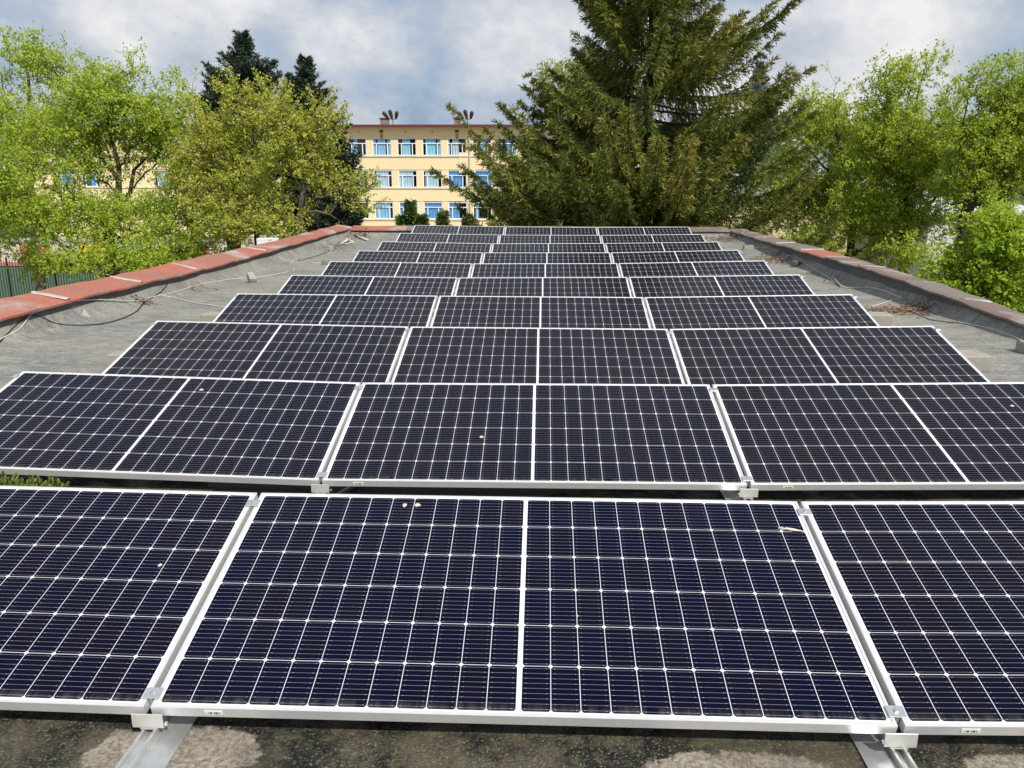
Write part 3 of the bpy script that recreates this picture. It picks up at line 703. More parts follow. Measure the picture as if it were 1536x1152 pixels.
# ------------------------------------------------------------------ the school
YS = 86.0
M_yel = M_plain('yellow_render', (.78, .64, .38), .85, 0, .05, .35)
M_yel_pale = M_plain('pale_patched_render', (.82, .66, .42), .85, 0, .06, .6)
M_trim = M_plain('pale_sill', (.74, .66, .50), .8, 0, .06, 2)
M_white = M_plain('white_window_plastic', (.82, .83, .84), .4)
M_int = M_plain('dim_room', (.05, .05, .055), .9)
M_eave = M_plain('dark_red_gutter', (.115, .030, .028), .55)
M_soff = M_plain('tan_soffit', (.45, .33, .19), .9)
M_rooft = M_plain('grey_red_roofing', (.16, .07, .055), .8, 0, .2, 1)
M_cur = [M_plain('blue_curtain', (.22, .47, .68), .8, 0, .12, 1.5), M_plain('deep_blue_curtain', (.10, .31, .62), .8, 0, .12, 1.5), M_plain('pale_blue_curtain', (.42, .58, .66), .8, 0, .12, 1.5), M_plain('sky_blue_curtain', (.26, .56, .70), .8, 0, .12, 1.5)]
def M_glass():
    m = bpy.data.materials.new('window_glass'); m.use_nodes = True; t = m.node_tree; t.nodes.clear(); o = N(t, 'ShaderNodeOutputMaterial')
    g = N(t, 'ShaderNodeBsdfGlossy'); g.inputs['Roughness'].default_value = .05; tr = N(t, 'ShaderNodeBsdfTransparent'); tr.inputs['Color'].default_value = (.95, .97, .98, 1)
    mx = N(t, 'ShaderNodeMixShader'); mx.inputs[0].default_value = .07
    t.links.new(tr.outputs[0], mx.inputs[1]); t.links.new(g.outputs[0], mx.inputs[2]); t.links.new(mx.outputs[0], o.inputs[0]); return m
M_gl = M_glass()
school = thing('school_building', 'long yellow three storey school with white windows and blue curtains beyond the far parapet', 'building', (at(640, 256, YS).x, YS, GZ))
xw = lambda px, py=256: at(px, py, YS).x
zw = lambda py: at(640, py, YS).z
PIT = xw(671.8)-xw(634.5); WWD = PIT*.757
X0 = xw(634.4)                                   # left edge of one window bay
COLS = [-15, -14, -11, -7] + list(range(-5, 9))
ROWY = [(207.2, 233.4), (254.6, 281.2), (302.0, 328.6)]
rowz = [(zw(a), zw(c)) for a, c in ROWY]
rowz.append((rowz[2][0]-3.3, GZ+.35))
ztop = zw(191.5); xl, xr = X0-16*PIT-1.2, X0+(COLS[-1]+1)*PIT+.6
def S_(b, name, m, sm=False): return under(b, name, m, school, sm)
b = MB(); zprev = ztop+.2
for zt_, zb_ in rowz:       # storey-high bands between the window rows, and the piers
    b.box(((xl+xr)/2, YS+.2, (zprev+zt_)/2), (xr-xl, .4, zprev-zt_)); zprev = zb_
b.box(((xl+xr)/2, YS+.2, (zprev+GZ)/2), (xr-xl, .4, max(.02, zprev-GZ)))
for zt_, zb_ in rowz:
    edges = [xl] + [e for c in COLS for e in (X0+c*PIT, X0+c*PIT+WWD)] + [xr]
    for i in range(0, len(edges), 2):
        if edges[i+1]-edges[i] > .01: b.box(((edges[i]+edges[i+1])/2, YS+.215, (zt_+zb_)/2), (edges[i+1]-edges[i], .37, zt_-zb_))
b.box(((xl+xr)/2, YS+14, (ztop+.2+GZ)/2), (xr-xl, .4, ztop+.2-GZ))
for x in (xl+.15, xr-.15): b.box((x, YS+7.1, (ztop+.2+GZ)/2), (.3, 13.3, ztop+.2-GZ))
S_(b, 'wall', M_yel)
b = MB()
for zt_, zb_ in rowz: b.box(((xl+xr)/2, YS-.05, zb_-.06), (xr-xl, .09, .11))
S_(b, 'sill_course', M_trim)
b = MB(); b.box((xw(701), YS-.012, zw(244)), (xw(714)-xw(689), .024, 2.0)); b.box((xw(706.5), YS-.012, zw(290)), (.7, .024, 2.2)); S_(b, 'patched_render', M_yel_pale)
b = MB(); b.box(((xl+xr)/2, YS+1.1, (ztop+GZ)/2), (xr-xl-.8, .1, ztop-GZ)); S_(b, 'room_wall', M_int)
b = MB(); b.box(((xl+xr)/2, YS-.28, ztop+.02), (xr-xl+1.2, .92, .06)); S_(b, 'soffit', M_soff)
b = MB(); b.box(((xl+xr)/2, YS-.80, ztop+.15), (xr-xl+1.3, .12, .22)); S_(b, 'gutter', M_eave)
b = MB(); zt2 = ztop+.24
b.add([(xl-.6, YS-.76, zt2), (xr+.6, YS-.76, zt2), (xr+.6, YS+15, zt2), (xl-.6, YS+15, zt2), (xl+5, YS+7, zt2+.22), (xr-5, YS+7, zt2+.22)], [(0, 1, 5, 4), (1, 2, 5), (2, 3, 4, 5), (3, 0, 4), (3, 2, 1, 0)]); S_(b, 'roof', M_rooft)
b = MB(); b.tube([(xw(704.6), YS-.10, ztop+.1), (xw(704.6), YS-.10, GZ+.2)], .075, 8); b.tube([(xw(704.6), YS-.10, ztop+.05), (xw(704.6), YS-.7, ztop+.2)], .07, 8); S_(b, 'drainpipe', M_plain('zinc_pipe', (.55, .52, .47), .5, .3))
b = MB(); b.tube([(xw(520.5), YS-.10, ztop+.1), (xw(520.5), YS-.10, GZ+.2)], .075, 8); S_(b, 'drainpipe', M_eave)
for px in (572, 685.3):
    b = MB(); c = at(px, 197, YS); b.box((c.x, YS-.02, c.z), (.38, .06, .22)); b.box((c.x, YS-.06, c.z+.05), (.42, .06, .03)); b.box((c.x, YS-.06, c.z-.03), (.42, .06, .03)); S_(b, 'wall_vent', M_plain('rusty_vent', (.12, .07, .045), .8))
    b = MB(); b.box((c.x, YS-.006, c.z-.45), (.30, .012, .5)); S_(b, 'rust_stain', M_plain('rust_streak', (.42, .26, .11), .9, 0, .3, 3))
for px in (538, 608, 648, 742):
    b = MB(); c = at(px, 197.5, YS); b.lathe([(.06, 0), (.06, .04)], 8, (c.x, YS+.01, c.z), Matrix.Rotation(R(90), 3, 'X')); S_(b, 'pipe_stub', M_int)
for px, w in ((577.3, .86), (686, .62)):
    c = at(px, 185, YS+4); b = MB(); b.box((c.x, YS+4, zt2+.45), (w, .6, .72)); ch = S_(b, 'chimney', M_plain('chimney_render', (.22, .18, .15), .9, 0, .25, 3))
    b = MB(); b.box((c.x, YS+4, zt2+.86), (w+.16, .76, .12)); under(b, 'chimney_cap', M_eave, ch)
# windows: one frame mesh; each window a part with its pane and curtains
rw = random.Random(8)
HW = rowz[0][0]-rowz[0][1]
def window_mesh(h):
    b = MB(); w = WWD; f = .075; y = .0
    b.box((w/2, y, f/2), (w, .09, f)); b.box((w/2, y, h-f/2), (w, .09, f)); b.box((f/2, y, h/2), (f, .09, h-2*f)); b.box((w-f/2, y, h/2), (f, .09, h-2*f))
    b.box((w/2, y, h*.70), (w-2*f, .088, f)); 
    for q in (.21, .785): b.box((w*q, y, (h*.70+f)/2-f/4), (f*1.15, .086, h*.70-f*1.5))
    b.box((w/2, -.12, -.015), (w+.05, .2, .03))
    return b.mesh('window', M_white)
wm = window_mesh(HW); b = MB(); b.add([(.05, 0, .05), (WWD-.05, 0, .05), (WWD-.05, 0, HW-.05), (.05, 0, HW-.05)], [(0, 1, 2, 3)]); pm = b.mesh('pane', M_gl)
def curtain(x0, x1, h, m, parent, loc):
    b = MB(); n = max(6, int((x1-x0)/.05)); vs = []
    ph = rw.random()*6
    for i in range(n+1):
        x = x0+(x1-x0)*i/n; y = .04*math.sin(x*21+ph)+.02*math.sin(x*47+ph*2); vs += [(x, y, 0), (x, y, h)]
    b.add(vs, [(2*i, 2*i+2, 2*i+3, 2*i+1) for i in range(n)]); o = b.build('curtain', m, parent, True); o.location = loc; return o
known = {(-3, 0): [(.20, .50, 3)], (-2, 0): [(.0, .16, 0), (.25, .68, 0), (.78, 1, 0)], (-1, 0): [(.25, .68, 3)], (0, 0): [(.12, .72, 3), (.8, 1, 0)], (1, 0): [(.24, .60, 2), (.0, .1, 2)], (2, 0): [(.38, .75, 0)],
         (-1, 1): [(.0, .8, 2)], (0, 1): [(.1, .82, 2)], (1, 1): [(0, .76, 1)], (2, 1): [(0, 1, 1)], (-2, 1): [(.1, .8, 2)], (-3, 1): [(.3, .8, 2)],
         (-3, 2): [], (-4, 2): [(0, .18, 1)], (-2, 2): [(0, .85, 0)], (-1, 2): [(0, 1, 1)], (0, 2): [(0, 1, 1)], (1, 2): [(0, .58, 1)], (2, 2): [(.1, .3, 1)]}
for r_i, (zt_, zb_) in enumerate(rowz[:3]):
    for c in COLS:
        w = link('window', wm, school); w.location = (X0+c*PIT-school.location.x, .10, zb_-GZ)
        p = link('pane', pm, w); p.location = (0, .012, 0)
        cs = known.get((c, r_i)) if (c, r_i) in known else [(lambda a, q: (a, min(1, a+q), rw.randrange(4)))(rw.random()*.5, .2+rw.random()*.6)]
        for a, q, k in cs: curtain(.04+a*(WWD-.08), .04+q*(WWD-.08), HW-.08, M_cur[k], w, (0, .07, .04))
b = MB()
for c in COLS: b.box((X0+c*PIT+WWD/2, YS+.3, (rowz[3][0]+rowz[3][1])/2), (WWD, .1, rowz[3][0]-rowz[3][1]))
S_(b, 'ground_floor_glazing', M_int)
# floodlights on the school roof
M_lamp = M_plain('dark_lamp_housing', (.040, .026, .024), .5)
def floodlight(px, label):
    base = at(px, 187, YS+.5); root = thing('floodlight_mast', label, 'floodlight', (base.x, YS+.5, zt2), 'floodlights standing on the school roof')
    b = MB(); b.tube([(0, 0, -.05), (0, 0, .62)], .04, 6); b.tube([(-.42, 0, .70), (-.2, 0, .60), (0, 0, .57), (.2, 0, .58), (.30, 0, .62)], .03, 6); b.build('pole', M_lamp, root)
    for x, ang, L in ((-.40, -38, .92), (-.05, -14, .95), (.30, 14, .80)):
        b = MB(); rot = Matrix.Rotation(R(ang), 3, 'Y') @ Matrix.Rotation(R(12), 3, 'X')
        prof = [(.05, 0), (.10, .05*L), (.15, .25*L), (.19, .55*L), (.20, .78*L), (.15, .93*L), (.04, L)]
        b.lathe(prof, 10, (0, 0, 0), None); b.v = [tuple(rot @ Vector((vx, vy*.6, vz)) + Vector((x, -.02, .60))) for vx, vy, vz in b.v]
        b.build('lamp', M_lamp, root, True)
    return root
floodlight(589.5, 'left cluster of three dark floodlights on the school roof edge, by the wider chimney')
floodlight(701.5, 'middle cluster of three dark floodlights on the school roof edge, left of the spruce')
floodlight(813, 'right cluster of dark floodlights on the school roof, half hidden by spruce branches')

# ------------------------------------------------------------------ low buildings to the right
M_cream = M_plain('cream_render', (.62, .50, .31), .9, 0, .1, .5); M_whitew = M_plain('whitewashed_wall', (.60, .58, .54), .9, 0, .1, .5); M_slate = M_plain('grey_sheet_roof', (.25, .25, .26), .6, 0, .15, 1)
def house(name, label, x0, x1, y0, y1, ze, m, mr, ridge=1.0, wins=()):
    root = thing(name, label, 'building', ((x0+x1)/2, y0, GZ))
    b = MB(); c = [(x0, y0), (x1, y0), (x1, y1), (x0, y1)]; b.add([(x, y, GZ) for x, y in c] + [(x, y, ze) for x, y in c], [(0, 1, 5, 4), (1, 2, 6, 5), (2, 3, 7, 6), (3, 0, 4, 7)]); under(b, 'wall', m, root)
    b = MB(); o = .35; ym = (y0+y1)/2
    b.add([(x0-o, y0-o, ze), (x1+o, y0-o, ze), (x1+o, y1+o, ze), (x0-o, y1+o, ze), (x0-o, y0-o, ze+.12), (x1+o, y0-o, ze+.12), (x1+o, y1+o, ze+.12), (x0-o, y1+o, ze+.12), (x0+ridge, ym, ze+.12+ridge), (x1-ridge, ym, ze+.12+ridge)],
          [(3, 2, 1, 0), (0, 1, 5, 4), (1, 2, 6, 5), (2, 3, 7, 6), (3, 0, 4, 7), (4, 5, 9, 8), (5, 6, 9), (6, 7, 8, 9), (7, 4, 8)]); under(b, 'roof', mr, root)
    for px, pz, w, h in wins:
        b = MB(); b.box((px, y0-.02, pz), (w, .1, h)); f_ = under(b, 'window', M_white, root); b = MB(); b.box((px-w*.23, y0-.075, pz), (w*.40, .02, h*.86)); b.box((px+w*.23, y0-.075, pz), (w*.40, .02, h*.86)); under(b, 'pane', M_int, f_)
    return root
a0, a1 = at(1085, 300, 46), at(1386, 300, 46)
house('low_house', 'low cream walled building with a grey sheet roof seen through the trees on the right', a0.x, a1.x, 46, 58, at(1160, 293, 46).z, M_cream, M_slate, 1.0, ((at(1240, 300, 46).x, at(1240, 345, 46).z, 1.2, 1.3), (at(1330, 300, 46).x, at(1330, 345, 46).z, 1.2, 1.3)))
a0, a1 = at(1398, 300, 40), at(1560, 300, 40)
house('garage', 'low whitewashed shed with a pale roof edge behind the right hand bushes', a0.x, a1.x, 40, 46, at(1420, 322, 40).z, M_whitew, M_plain('pale_roof_edge', (.5, .5, .5), .7), .6)
a0, a1 = at(1290, 256, 120), at(1400, 256, 120)
house('distant_house', 'distant brick house with a brown roof seen between the right hand tree tops', a0.x, a1.x, 120, 130, at(1340, 196, 120).z, M_plain('brown_brick', (.28, .17, .12), .9, 0, .2, .6), M_plain('brown_tiles', (.17, .10, .075), .8, 0, .25, 1), 1.6, ((at(1335, 256, 120).x, at(1335, 212, 120).z, 1.4, 1.5),))

# ------------------------------------------------------------------ fence and court wall on the left
M_fence = M_plain('black_steel', (.018, .018, .018), .5)
def fence(pts, label, h=2.6):
    root = thing('steel_fence', label, 'fence', (pts[0][0], pts[0][1], GZ))
    for i in range(len(pts)-1):
        p, q = Vector((*pts[i], GZ)), Vector((*pts[i+1], GZ)); L = (q-p).length; nb = max(1, round(L/2.5))
        for k in range(nb):
            a, c = p+(q-p)*k/nb, p+(q-p)*(k+1)/nb; b = MB()
            for z in (.25, .5, h-.35): b.tube([a+Vector((0, 0, z)), c+Vector((0, 0, z))], .022, 4)
            n = int((c-a).length/.125)
            for j in range(1, n): w = a+(c-a)*j/n; b.tube([w+Vector((0, 0, .05)), w+Vector((0, 0, h))], .017, 4)
            under(b, 'picket_panel', M_fence, root)
            b = MB(); b.box(a+Vector((0, 0, h/2+.05)), (.07, .07, h+.1)); under(b, 'post', M_fence, root)
fence([(at(-60, 400, 40).x, 40.0), (at(150, 400, 41).x, 41.0), (at(340, 400, 43).x, 43.0)], 'tall black steel picket fence along the green court on the left')
fence([(at(425, 340, 62).x, 62.0), (at(530, 340, 64).x, 64.0)], 'dark picket fence in front of the yellow school, left of the far parapet', 2.2)
cw = thing('court_wall', 'low wall with red, white and yellow painted panels beyond the green court', 'wall', (at(20, 380, 62).x, 62, GZ))
xx = at(-60, 380, 62).x; k = 0
for wdt, cc in ((3.2, (.50, .10, .08)), (1.6, (.62, .58, .52)), (2.4, (.52, .12, .09)), (2.2, (.60, .56, .50)), (2.0, (.70, .48, .05)), (2.6, (.40, .52, .55)), (3.0, (.62, .58, .5)), (2.4, (.45, .1, .09)), (3, (.6, .56, .5))):
    b = MB(); b.box((xx+wdt/2, 62, GZ+.75), (wdt-.02, .15, 1.3)); under(b, 'painted_panel', M_plain('panel_paint', cc, .7, 0, .12, 1.2), cw); xx += wdt
b = MB(); b.box((xx-11, 62, GZ+.05), (24, .25, .1)); under(b, 'footing', M_conc, cw)
bx = thing('white_cabinet', 'white metal cabinet standing below the trees left of the far parapet', 'cabinet', (at(404, 372, 36).x, 36, GZ))
zc_ = at(404, 357, 36).z-GZ
b = MB(); b.box((0, 0, zc_/2), (.9, .6, zc_), bev=.02); b.build('body', M_white, bx); b = MB(); b.box((0, -.31, zc_*.55), (.78, .02, zc_*.8)); b.box((.3, -.33, zc_*.6), (.03, .03, .16)); b.build('door', M_plain('white_enamel', (.75, .76, .77), .45), bx)

# ------------------------------------------------------------------ trees
def grow(rs, skel, rad0, targets, jit=.10):
    """skel: list of (points, parent index list) already in arrays; attach every target to the nearest inner node"""
    P = [np.array(p) for p in skel[0]]; par = list(skel[1]); root = P[0]
    cap = len(P)+3*len(targets)+5; A = np.zeros((cap, 3)); D = np.zeros(cap); n = len(P)
    A[:n] = np.array(P)
    for i in range(1, n): D[i] = D[par[i]] + np.linalg.norm(A[i]-A[par[i]])
    anchor = targets.mean(0); anchor[2] = targets[:, 2].min()
    order = np.argsort(np.linalg.norm(targets-np.array([root[0], root[1], anchor[2]]), axis=1)); ends = []
    for t in targets[order]:
        d = A[:n]-t; dist = np.sqrt((d**2).sum(1)); cost = dist*(1+.35*np.clip(d[:, 2]/(dist+1e-6), -.2, 1)) + .06*D[:n]
        j = int(np.argmin(cost)); p = A[j]; L = dist[j]; k = 1 if L < .5 else (2 if L < 1.5 else 3); prev = j
        for s in range(1, k+1):
            q = p+(t-p)*s/k
            if s < k: q = q+rs.normal(0, jit*L*.5, 3)+np.array([0, 0, -.06*L])
            A[n] = q; par.append(prev); D[n] = D[prev]+np.linalg.norm(q-A[prev]); prev = n; n += 1
        ends.append(prev)
    return A[:n], np.array(par), ends
def skeleton_mesh(A, par, nskel, rmin, rskel, name, m, parent, off, maxr):
    n = len(A); r = np.zeros(n); w = np.zeros(n)
    for i in range(n-1, 0, -1):
        if w[i] == 0: w[i] = rmin**2.3
        w[par[i]] += w[i]
    r = np.minimum(w**(1/2.3), maxr); r[0] = min(maxr, w[0]**(1/2.3))
    for i, q in enumerate(rskel): r[i] = max(r[i]*.8, q) if q else r[i]
    V = []; F = []; base = 0
    for i in range(1, n):
        a, c = A[par[i]], A[i]; d = c-a; L = np.linalg.norm(d)
        if L < 1e-4: continue
        d = d/L; ra, rc = min(r[par[i]], r[i]*1.5), r[i]; k = 7 if ra > .06 else (5 if ra > .02 else 3)
        u = np.cross(d, [0, 0, 1] if abs(d[2]) < .9 else [1, 0, 0]); u /= np.linalg.norm(u); v = np.cross(d, u)
        ang = np.arange(k)*2*math.pi/k; ring = np.outer(np.cos(ang), u)+np.outer(np.sin(ang), v)
        V.append(a-d*ra*.3+ring*ra); V.append(c+ring*rc)
        for q in range(k): F.append((base+q, base+(q+1) % k, base+k+(q+1) % k, base+k+q))
        base += 2*k
    V = np.concatenate(V)-np.array(off); me = bpy.data.meshes.new(name); me.from_pydata(V.tolist(), [], F); me.materials.append(m); me.update()
    me.polygons.foreach_set('use_smooth', [True]*len(me.polygons)); return link(name, me, parent)
def leaves(rs, tips, dirs, per, spread, size, tint_fn, asp=.5, droop=.0, tuft=.55, sub=4):
    """every tip carries a few short upward shoots with leaves strung along them"""
    m = max(2, per//sub); T = np.repeat(tips, sub, 0); D0 = dirs/(np.linalg.norm(dirs, axis=1)[:, None]+1e-9)
    D1 = np.repeat(D0, sub, 0)+rs.normal(0, .65, (len(T), 3)); D1[:, 2] += .45-droop; D1 /= np.linalg.norm(D1, axis=1)[:, None]
    Ls = spread*2.1*rs.uniform(.5, 1.5, len(T)); T = T-D1*(Ls*.35)[:, None]
    n = len(T)*m; s = rs.uniform(0.05, 1.0, n)**.8; P = np.repeat(T, m, 0)+np.repeat(D1*Ls[:, None], m, 0)*s[:, None]+rs.normal(0, size*.35, (n, 3))
    a = rs.normal(0, 1, (n, 3))+np.repeat(D1, m, 0)*.5; a[:, 2] -= .35; a /= np.linalg.norm(a, axis=1)[:, None]
    up = rs.normal(0, .5, (n, 3)); up[:, 2] += .8; up[:, 1] -= .35; w = np.cross(a, up); w /= np.linalg.norm(w, axis=1)[:, None]+1e-9
    L = (size*rs.uniform(.55, 1.35, n))[:, None]; bend = np.cross(a, w)*L*.12
    co = np.stack([P, P+a*L*.5+w*L*asp*.5+bend, P+a*L, P+a*L*.5-w*L*asp*.5+bend], 1)
    clump = np.repeat(rs.rand(len(T)), m); return co, np.clip(tint_fn(rs, n, clump, P), 0, 1)
def in_blobs(rs, blobs, n, shell=.35):
    """points in a set of ellipsoids (centre, radii, weight), thinned by a coarse noise so that gaps stay open"""
    wts = np.array([bl[2]*bl[1][0]*bl[1][1]*bl[1][2] for bl in blobs]); wts = wts/wts.sum(); out = []
    ph = rs.rand(6)*6.28
    while len(out) < n:
        bl = blobs[rs.choice(len(blobs), p=wts)]; v = rs.normal(0, 1, 3); v /= np.linalg.norm(v); rr = rs.rand()**(shell)
        bump = 1+.20*math.sin(v[0]*5+ph[0]+3*math.sin(v[2]*3+ph[1]))+.16*math.sin(v[2]*7+ph[2]+v[1]*6)+(.18*rs.rand() if rs.rand() < .15 else 0)
        p = np.array(bl[0])+v*rr*bump*np.array(bl[1])
        g = math.sin(p[0]*1.9+ph[0]+math.sin(p[2]*1.3+ph[1]))+math.sin(p[2]*2.1+ph[2]+math.sin(p[1]*1.7+ph[3]))+math.sin(p[1]*2.0+ph[4])
        if g < -.55 and rs.rand() < .90: continue
        out.append(p)
    return np.array(out)
def tree(name, label, limbs, blobs, n, per, size, m, bark, seed, spread=.22, tint=None, rmin=.006, asp=.5, droop=0, maxr=.22, group=None, cat='tree', shell=.4, tuft=.55):
    """limbs: polylines [(x,y,z,r)...]; the first is the trunk, the others start on the nearest earlier node"""
    rs = np.random.RandomState(seed); P = []; par = []; rk = []
    for li, L in enumerate(limbs):
        for i, q in enumerate(L):
            p = np.array(q[:3], float)
            if i == 0 and li == 0: P.append(p); par.append(-1); rk.append(q[3]); prev = 0; continue
            if i == 0:
                j = int(np.argmin([np.linalg.norm(p-a) for a in P])); prev = j; continue
            st = P[prev]; k = max(1, int(np.linalg.norm(p-st)/.45))
            r0 = rk[prev] if i > 1 or li == 0 else min(rk[prev], L[0][3])
            for s in range(1, k+1):
                P.append(st+(p-st)*s/k+(rs.normal(0, .035, 3) if s < k else 0)); par.append(prev); rk.append(r0+(q[3]-r0)*s/k); prev = len(P)-1
    tg = in_blobs(rs, blobs, n, shell); A, pr, ends = grow(rs, (P, par), rk, tg)
    off = (P[0][0], P[0][1], P[0][2]); root = thing(name, label, cat, off, group)
    skeleton_mesh(A, pr, len(P), rmin, rk, 'trunk', bark, root, off, maxr)
    tips = A[ends]; dirs = tips-A[pr[ends]]
    f = tint or (lambda rs, n, c, P: .25+.5*c+rs.normal(0, .22, n))
    co, tn = leaves(rs, tips, dirs, per, spread, size, f, asp, droop, tuft)
    link('crown', quads_mesh('crown', co-np.array(off), m, tn), root); return root
def V(px, py, Y, r=None):
    p = at(px, py, Y); return (p.x, p.y, p.z) if r is None else (p.x, p.y, p.z, r)
def blob(px, py, Y, rx, rz, ry=None, w=1.0):
    """ellipsoid whose half-sizes are given in photo pixels at that distance"""
    k = Y/FPX; return (V(px, py, Y), (rx*k, (ry if ry else (rx+rz)*.5)*k, rz*k), w)
def root_of(px, Y, r): p = at(px, 300, Y); return (p.x, p.y, GZ, r)
GT = 'spring trees beyond the left parapet'; GR = 'spring trees beyond the right parapet'
# A: the broad tree whose dark forked trunk shows low on the left
Y = 29
tree('leafy_tree', 'broad light green tree with a dark forked trunk behind the left parapet', [
    [root_of(160, Y, .26), V(163, 345, Y, .20), V(176, 312, Y, .15), V(178, 270, Y, .10), V(172, 225, Y, .06), V(160, 170, Y, .03)],
    [V(160, 345, Y, .15), V(146, 318, Y, .12), V(128, 300, Y-.5, .10), V(100, 295, Y-1, .06), V(70, 280, Y-1.2, .03)],
    [V(176, 312, Y, .12), V(195, 290, Y, .08), V(201, 255, Y+.3, .06), V(222, 235, Y+.4, .04), V(224, 185, Y+.5, .02)],
    [V(166, 350, Y, .10), V(185, 325, Y, .08), V(212, 312, Y, .05), V(245, 300, Y-.3, .03)],
    [V(178, 270, Y, .07), V(150, 235, Y, .05), V(135, 190, Y, .03), V(125, 140, Y, .02)],
    [V(172, 350, Y, .08), V(200, 380, Y-1, .05), V(250, 385, Y-1, .03)]],
    [blob(140, 150, Y, 62, 52), blob(215, 160, Y, 66, 62), blob(60, 240, Y-1, 72, 66), blob(150, 225, Y, 90, 50, w=.5), blob(245, 235, Y, 55, 55), blob(90, 330, Y-1.5, 100, 42), blob(250, 330, Y-1, 90, 50), blob(215, 385, Y-2, 90, 36, w=1.3), blob(60, 375, Y-2, 70, 34, w=.6), blob(300, 375, Y-2, 60, 30), blob(60, 395, Y-3, 62, 22, w=1.2), blob(180, 400, Y-3, 75, 24, w=1.4)],
    3300, 25, .105, M_leaf_a, M_bark, 21, .20, group=GT)
Y = 33
tree('leafy_tree', 'tall airy light green tree at the left picture edge, higher than its neighbours', [
    [root_of(40, Y, .22), V(45, 300, Y, .16), V(48, 200, Y, .10), V(44, 130, Y, .06), V(36, 80, Y, .03)], [V(48, 200, Y, .07), V(80, 160, Y, .04), V(92, 100, Y, .02)], [V(46, 220, Y, .07), V(15, 180, Y, .04), V(2, 110, Y, .02)]],
    [blob(32, 85, Y, 38, 42), blob(78, 115, Y, 34, 50), blob(5, 150, Y, 40, 50), blob(50, 175, Y, 60, 50), blob(-20, 200, Y, 60, 70), blob(15, 250, Y, 70, 60, w=.7)], 1150, 25, .115, M_leaf_a, M_bark_l, 22, .22, group=GT)
Y = 24
tree('leafy_tree', 'dense green tree cut by the left picture edge, low over the fence', [
    [root_of(-60, Y, .22), V(-55, 330, Y, .16), V(-45, 260, Y, .1), V(-40, 200, Y, .04)], [V(-55, 330, Y, .08), V(0, 300, Y, .05), V(40, 290, Y, .02)]],
    [blob(-30, 200, Y, 60, 80), blob(-10, 290, Y, 60, 60), blob(10, 360, Y, 45, 40, w=.6)], 800, 26, .10, M_leaf_a, M_bark, 23, .25, group=GT)
# B: maple with hanging tan seed bunches
mt_ = lambda rs, n, c, P: np.where(rs.rand(n) < .13, .92+.1*rs.rand(n), .15+.48*c+rs.normal(0, .16, n))
Y = 27
tree('maple_tree', 'wide maple with yellow green leaves and tan seed bunches, centre left behind the parapet', [
    [root_of(352, Y, .20), V(352, 390, Y, .16), V(358, 330, Y, .12), V(368, 280, Y, .09), V(378, 220, Y, .05), V(385, 150, Y, .025)],
    [V(352, 380, Y, .10), V(330, 330, Y, .07), V(310, 270, Y, .05), V(300, 200, Y, .025)]],
    [blob(318, 195, Y, 42, 42), blob(385, 190, Y, 45, 45), blob(350, 225, Y, 50, 40, w=.6), blob(295, 255, Y, 50, 45), blob(370, 275, Y, 60, 50, w=.8), blob(310, 335, Y-1, 62, 42), blob(385, 335, Y-1, 50, 36), blob(285, 160, Y, 14, 26, w=1.2), blob(340, 135, Y, 17, 28, w=1.2), blob(372, 145, Y, 14, 22, w=1.2), blob(398, 138, Y, 14, 26, w=1.2), blob(262, 200, Y, 18, 30)],
    1100, 21, .10, M_leaf_maple, M_bark_l, 24, .17, mt_, group=GT)
Y = 25.5
tree('maple_tree', 'maple with seed bunches and bare arching limbs reaching across the yellow school', [
    [root_of(448, Y, .20), V(448, 370, Y, .15), V(452, 320, Y, .12), V(458, 270, Y, .08), V(470, 210, Y, .045), V(480, 160, Y, .02)],
    [V(452, 318, Y, .08), V(470, 300, Y, .06), V(492, 293, Y, .05), V(520, 280, Y, .03), V(550, 268, Y, .018), V(572, 262, Y, .01)],
    [V(450, 330, Y, .06), V(475, 317, Y-.3, .04), V(495, 322, Y-.3, .03), V(515, 335, Y-.3, .015)], [V(500, 290, Y, .03), V(530, 300, Y, .018), V(552, 300, Y, .01)]],
    [blob(440, 200, Y, 42, 45), blob(490, 195, Y, 28, 45, w=.7), blob(430, 270, Y, 50, 55), blob(480, 260, Y, 35, 45, w=.6), blob(430, 330, Y-.8, 45, 32), blob(548, 270, Y, 34, 30, w=.22), blob(540, 310, Y, 34, 18, w=.3), blob(518, 165, Y, 8, 25, w=.6), blob(405, 165, Y, 22, 25), blob(430, 150, Y, 14, 26, w=1.2), blob(463, 138, Y, 12, 28, w=1.2), blob(492, 135, Y, 11, 30, w=1.2), blob(538, 285, Y, 40, 45, w=.16)],
    820, 21, .095, M_leaf_maple, M_bark_l, 25, .155, mt_, group=GT)
# right-hand trees
Y = 34
tree('leafy_tree', 'yellow green tree right of the spruce with a thin dark trunk', [
    [root_of(1283, Y, .20), V(1280, 330, Y, .15), V(1275, 285, Y, .11), V(1262, 230, Y, .07), V(1255, 180, Y, .04), V(1250, 140, Y, .02)], [V(1275, 285, Y, .07), V(1235, 250, Y, .05), V(1210, 215, Y, .03)], [V(1280, 330, Y, .08), V(1240, 320, Y, .04), V(1190, 300, Y, .02)]],
    [blob(1240, 165, Y, 48, 42, w=.6), blob(1225, 230, Y, 62, 50), blob(1285, 220, Y, 52, 50), blob(1200, 290, Y, 60, 45), blob(1265, 300, Y, 65, 50), blob(1240, 350, Y-1, 75, 35), blob(1330, 340, Y, 50, 40, w=.7), blob(1240, 375, Y-3, 60, 22, w=1.3), blob(1310, 385, Y-3, 50, 26, w=1.2)], 2100, 24, .112, M_leaf_right, M_bark, 31, .22, group=GR)
Y = 31
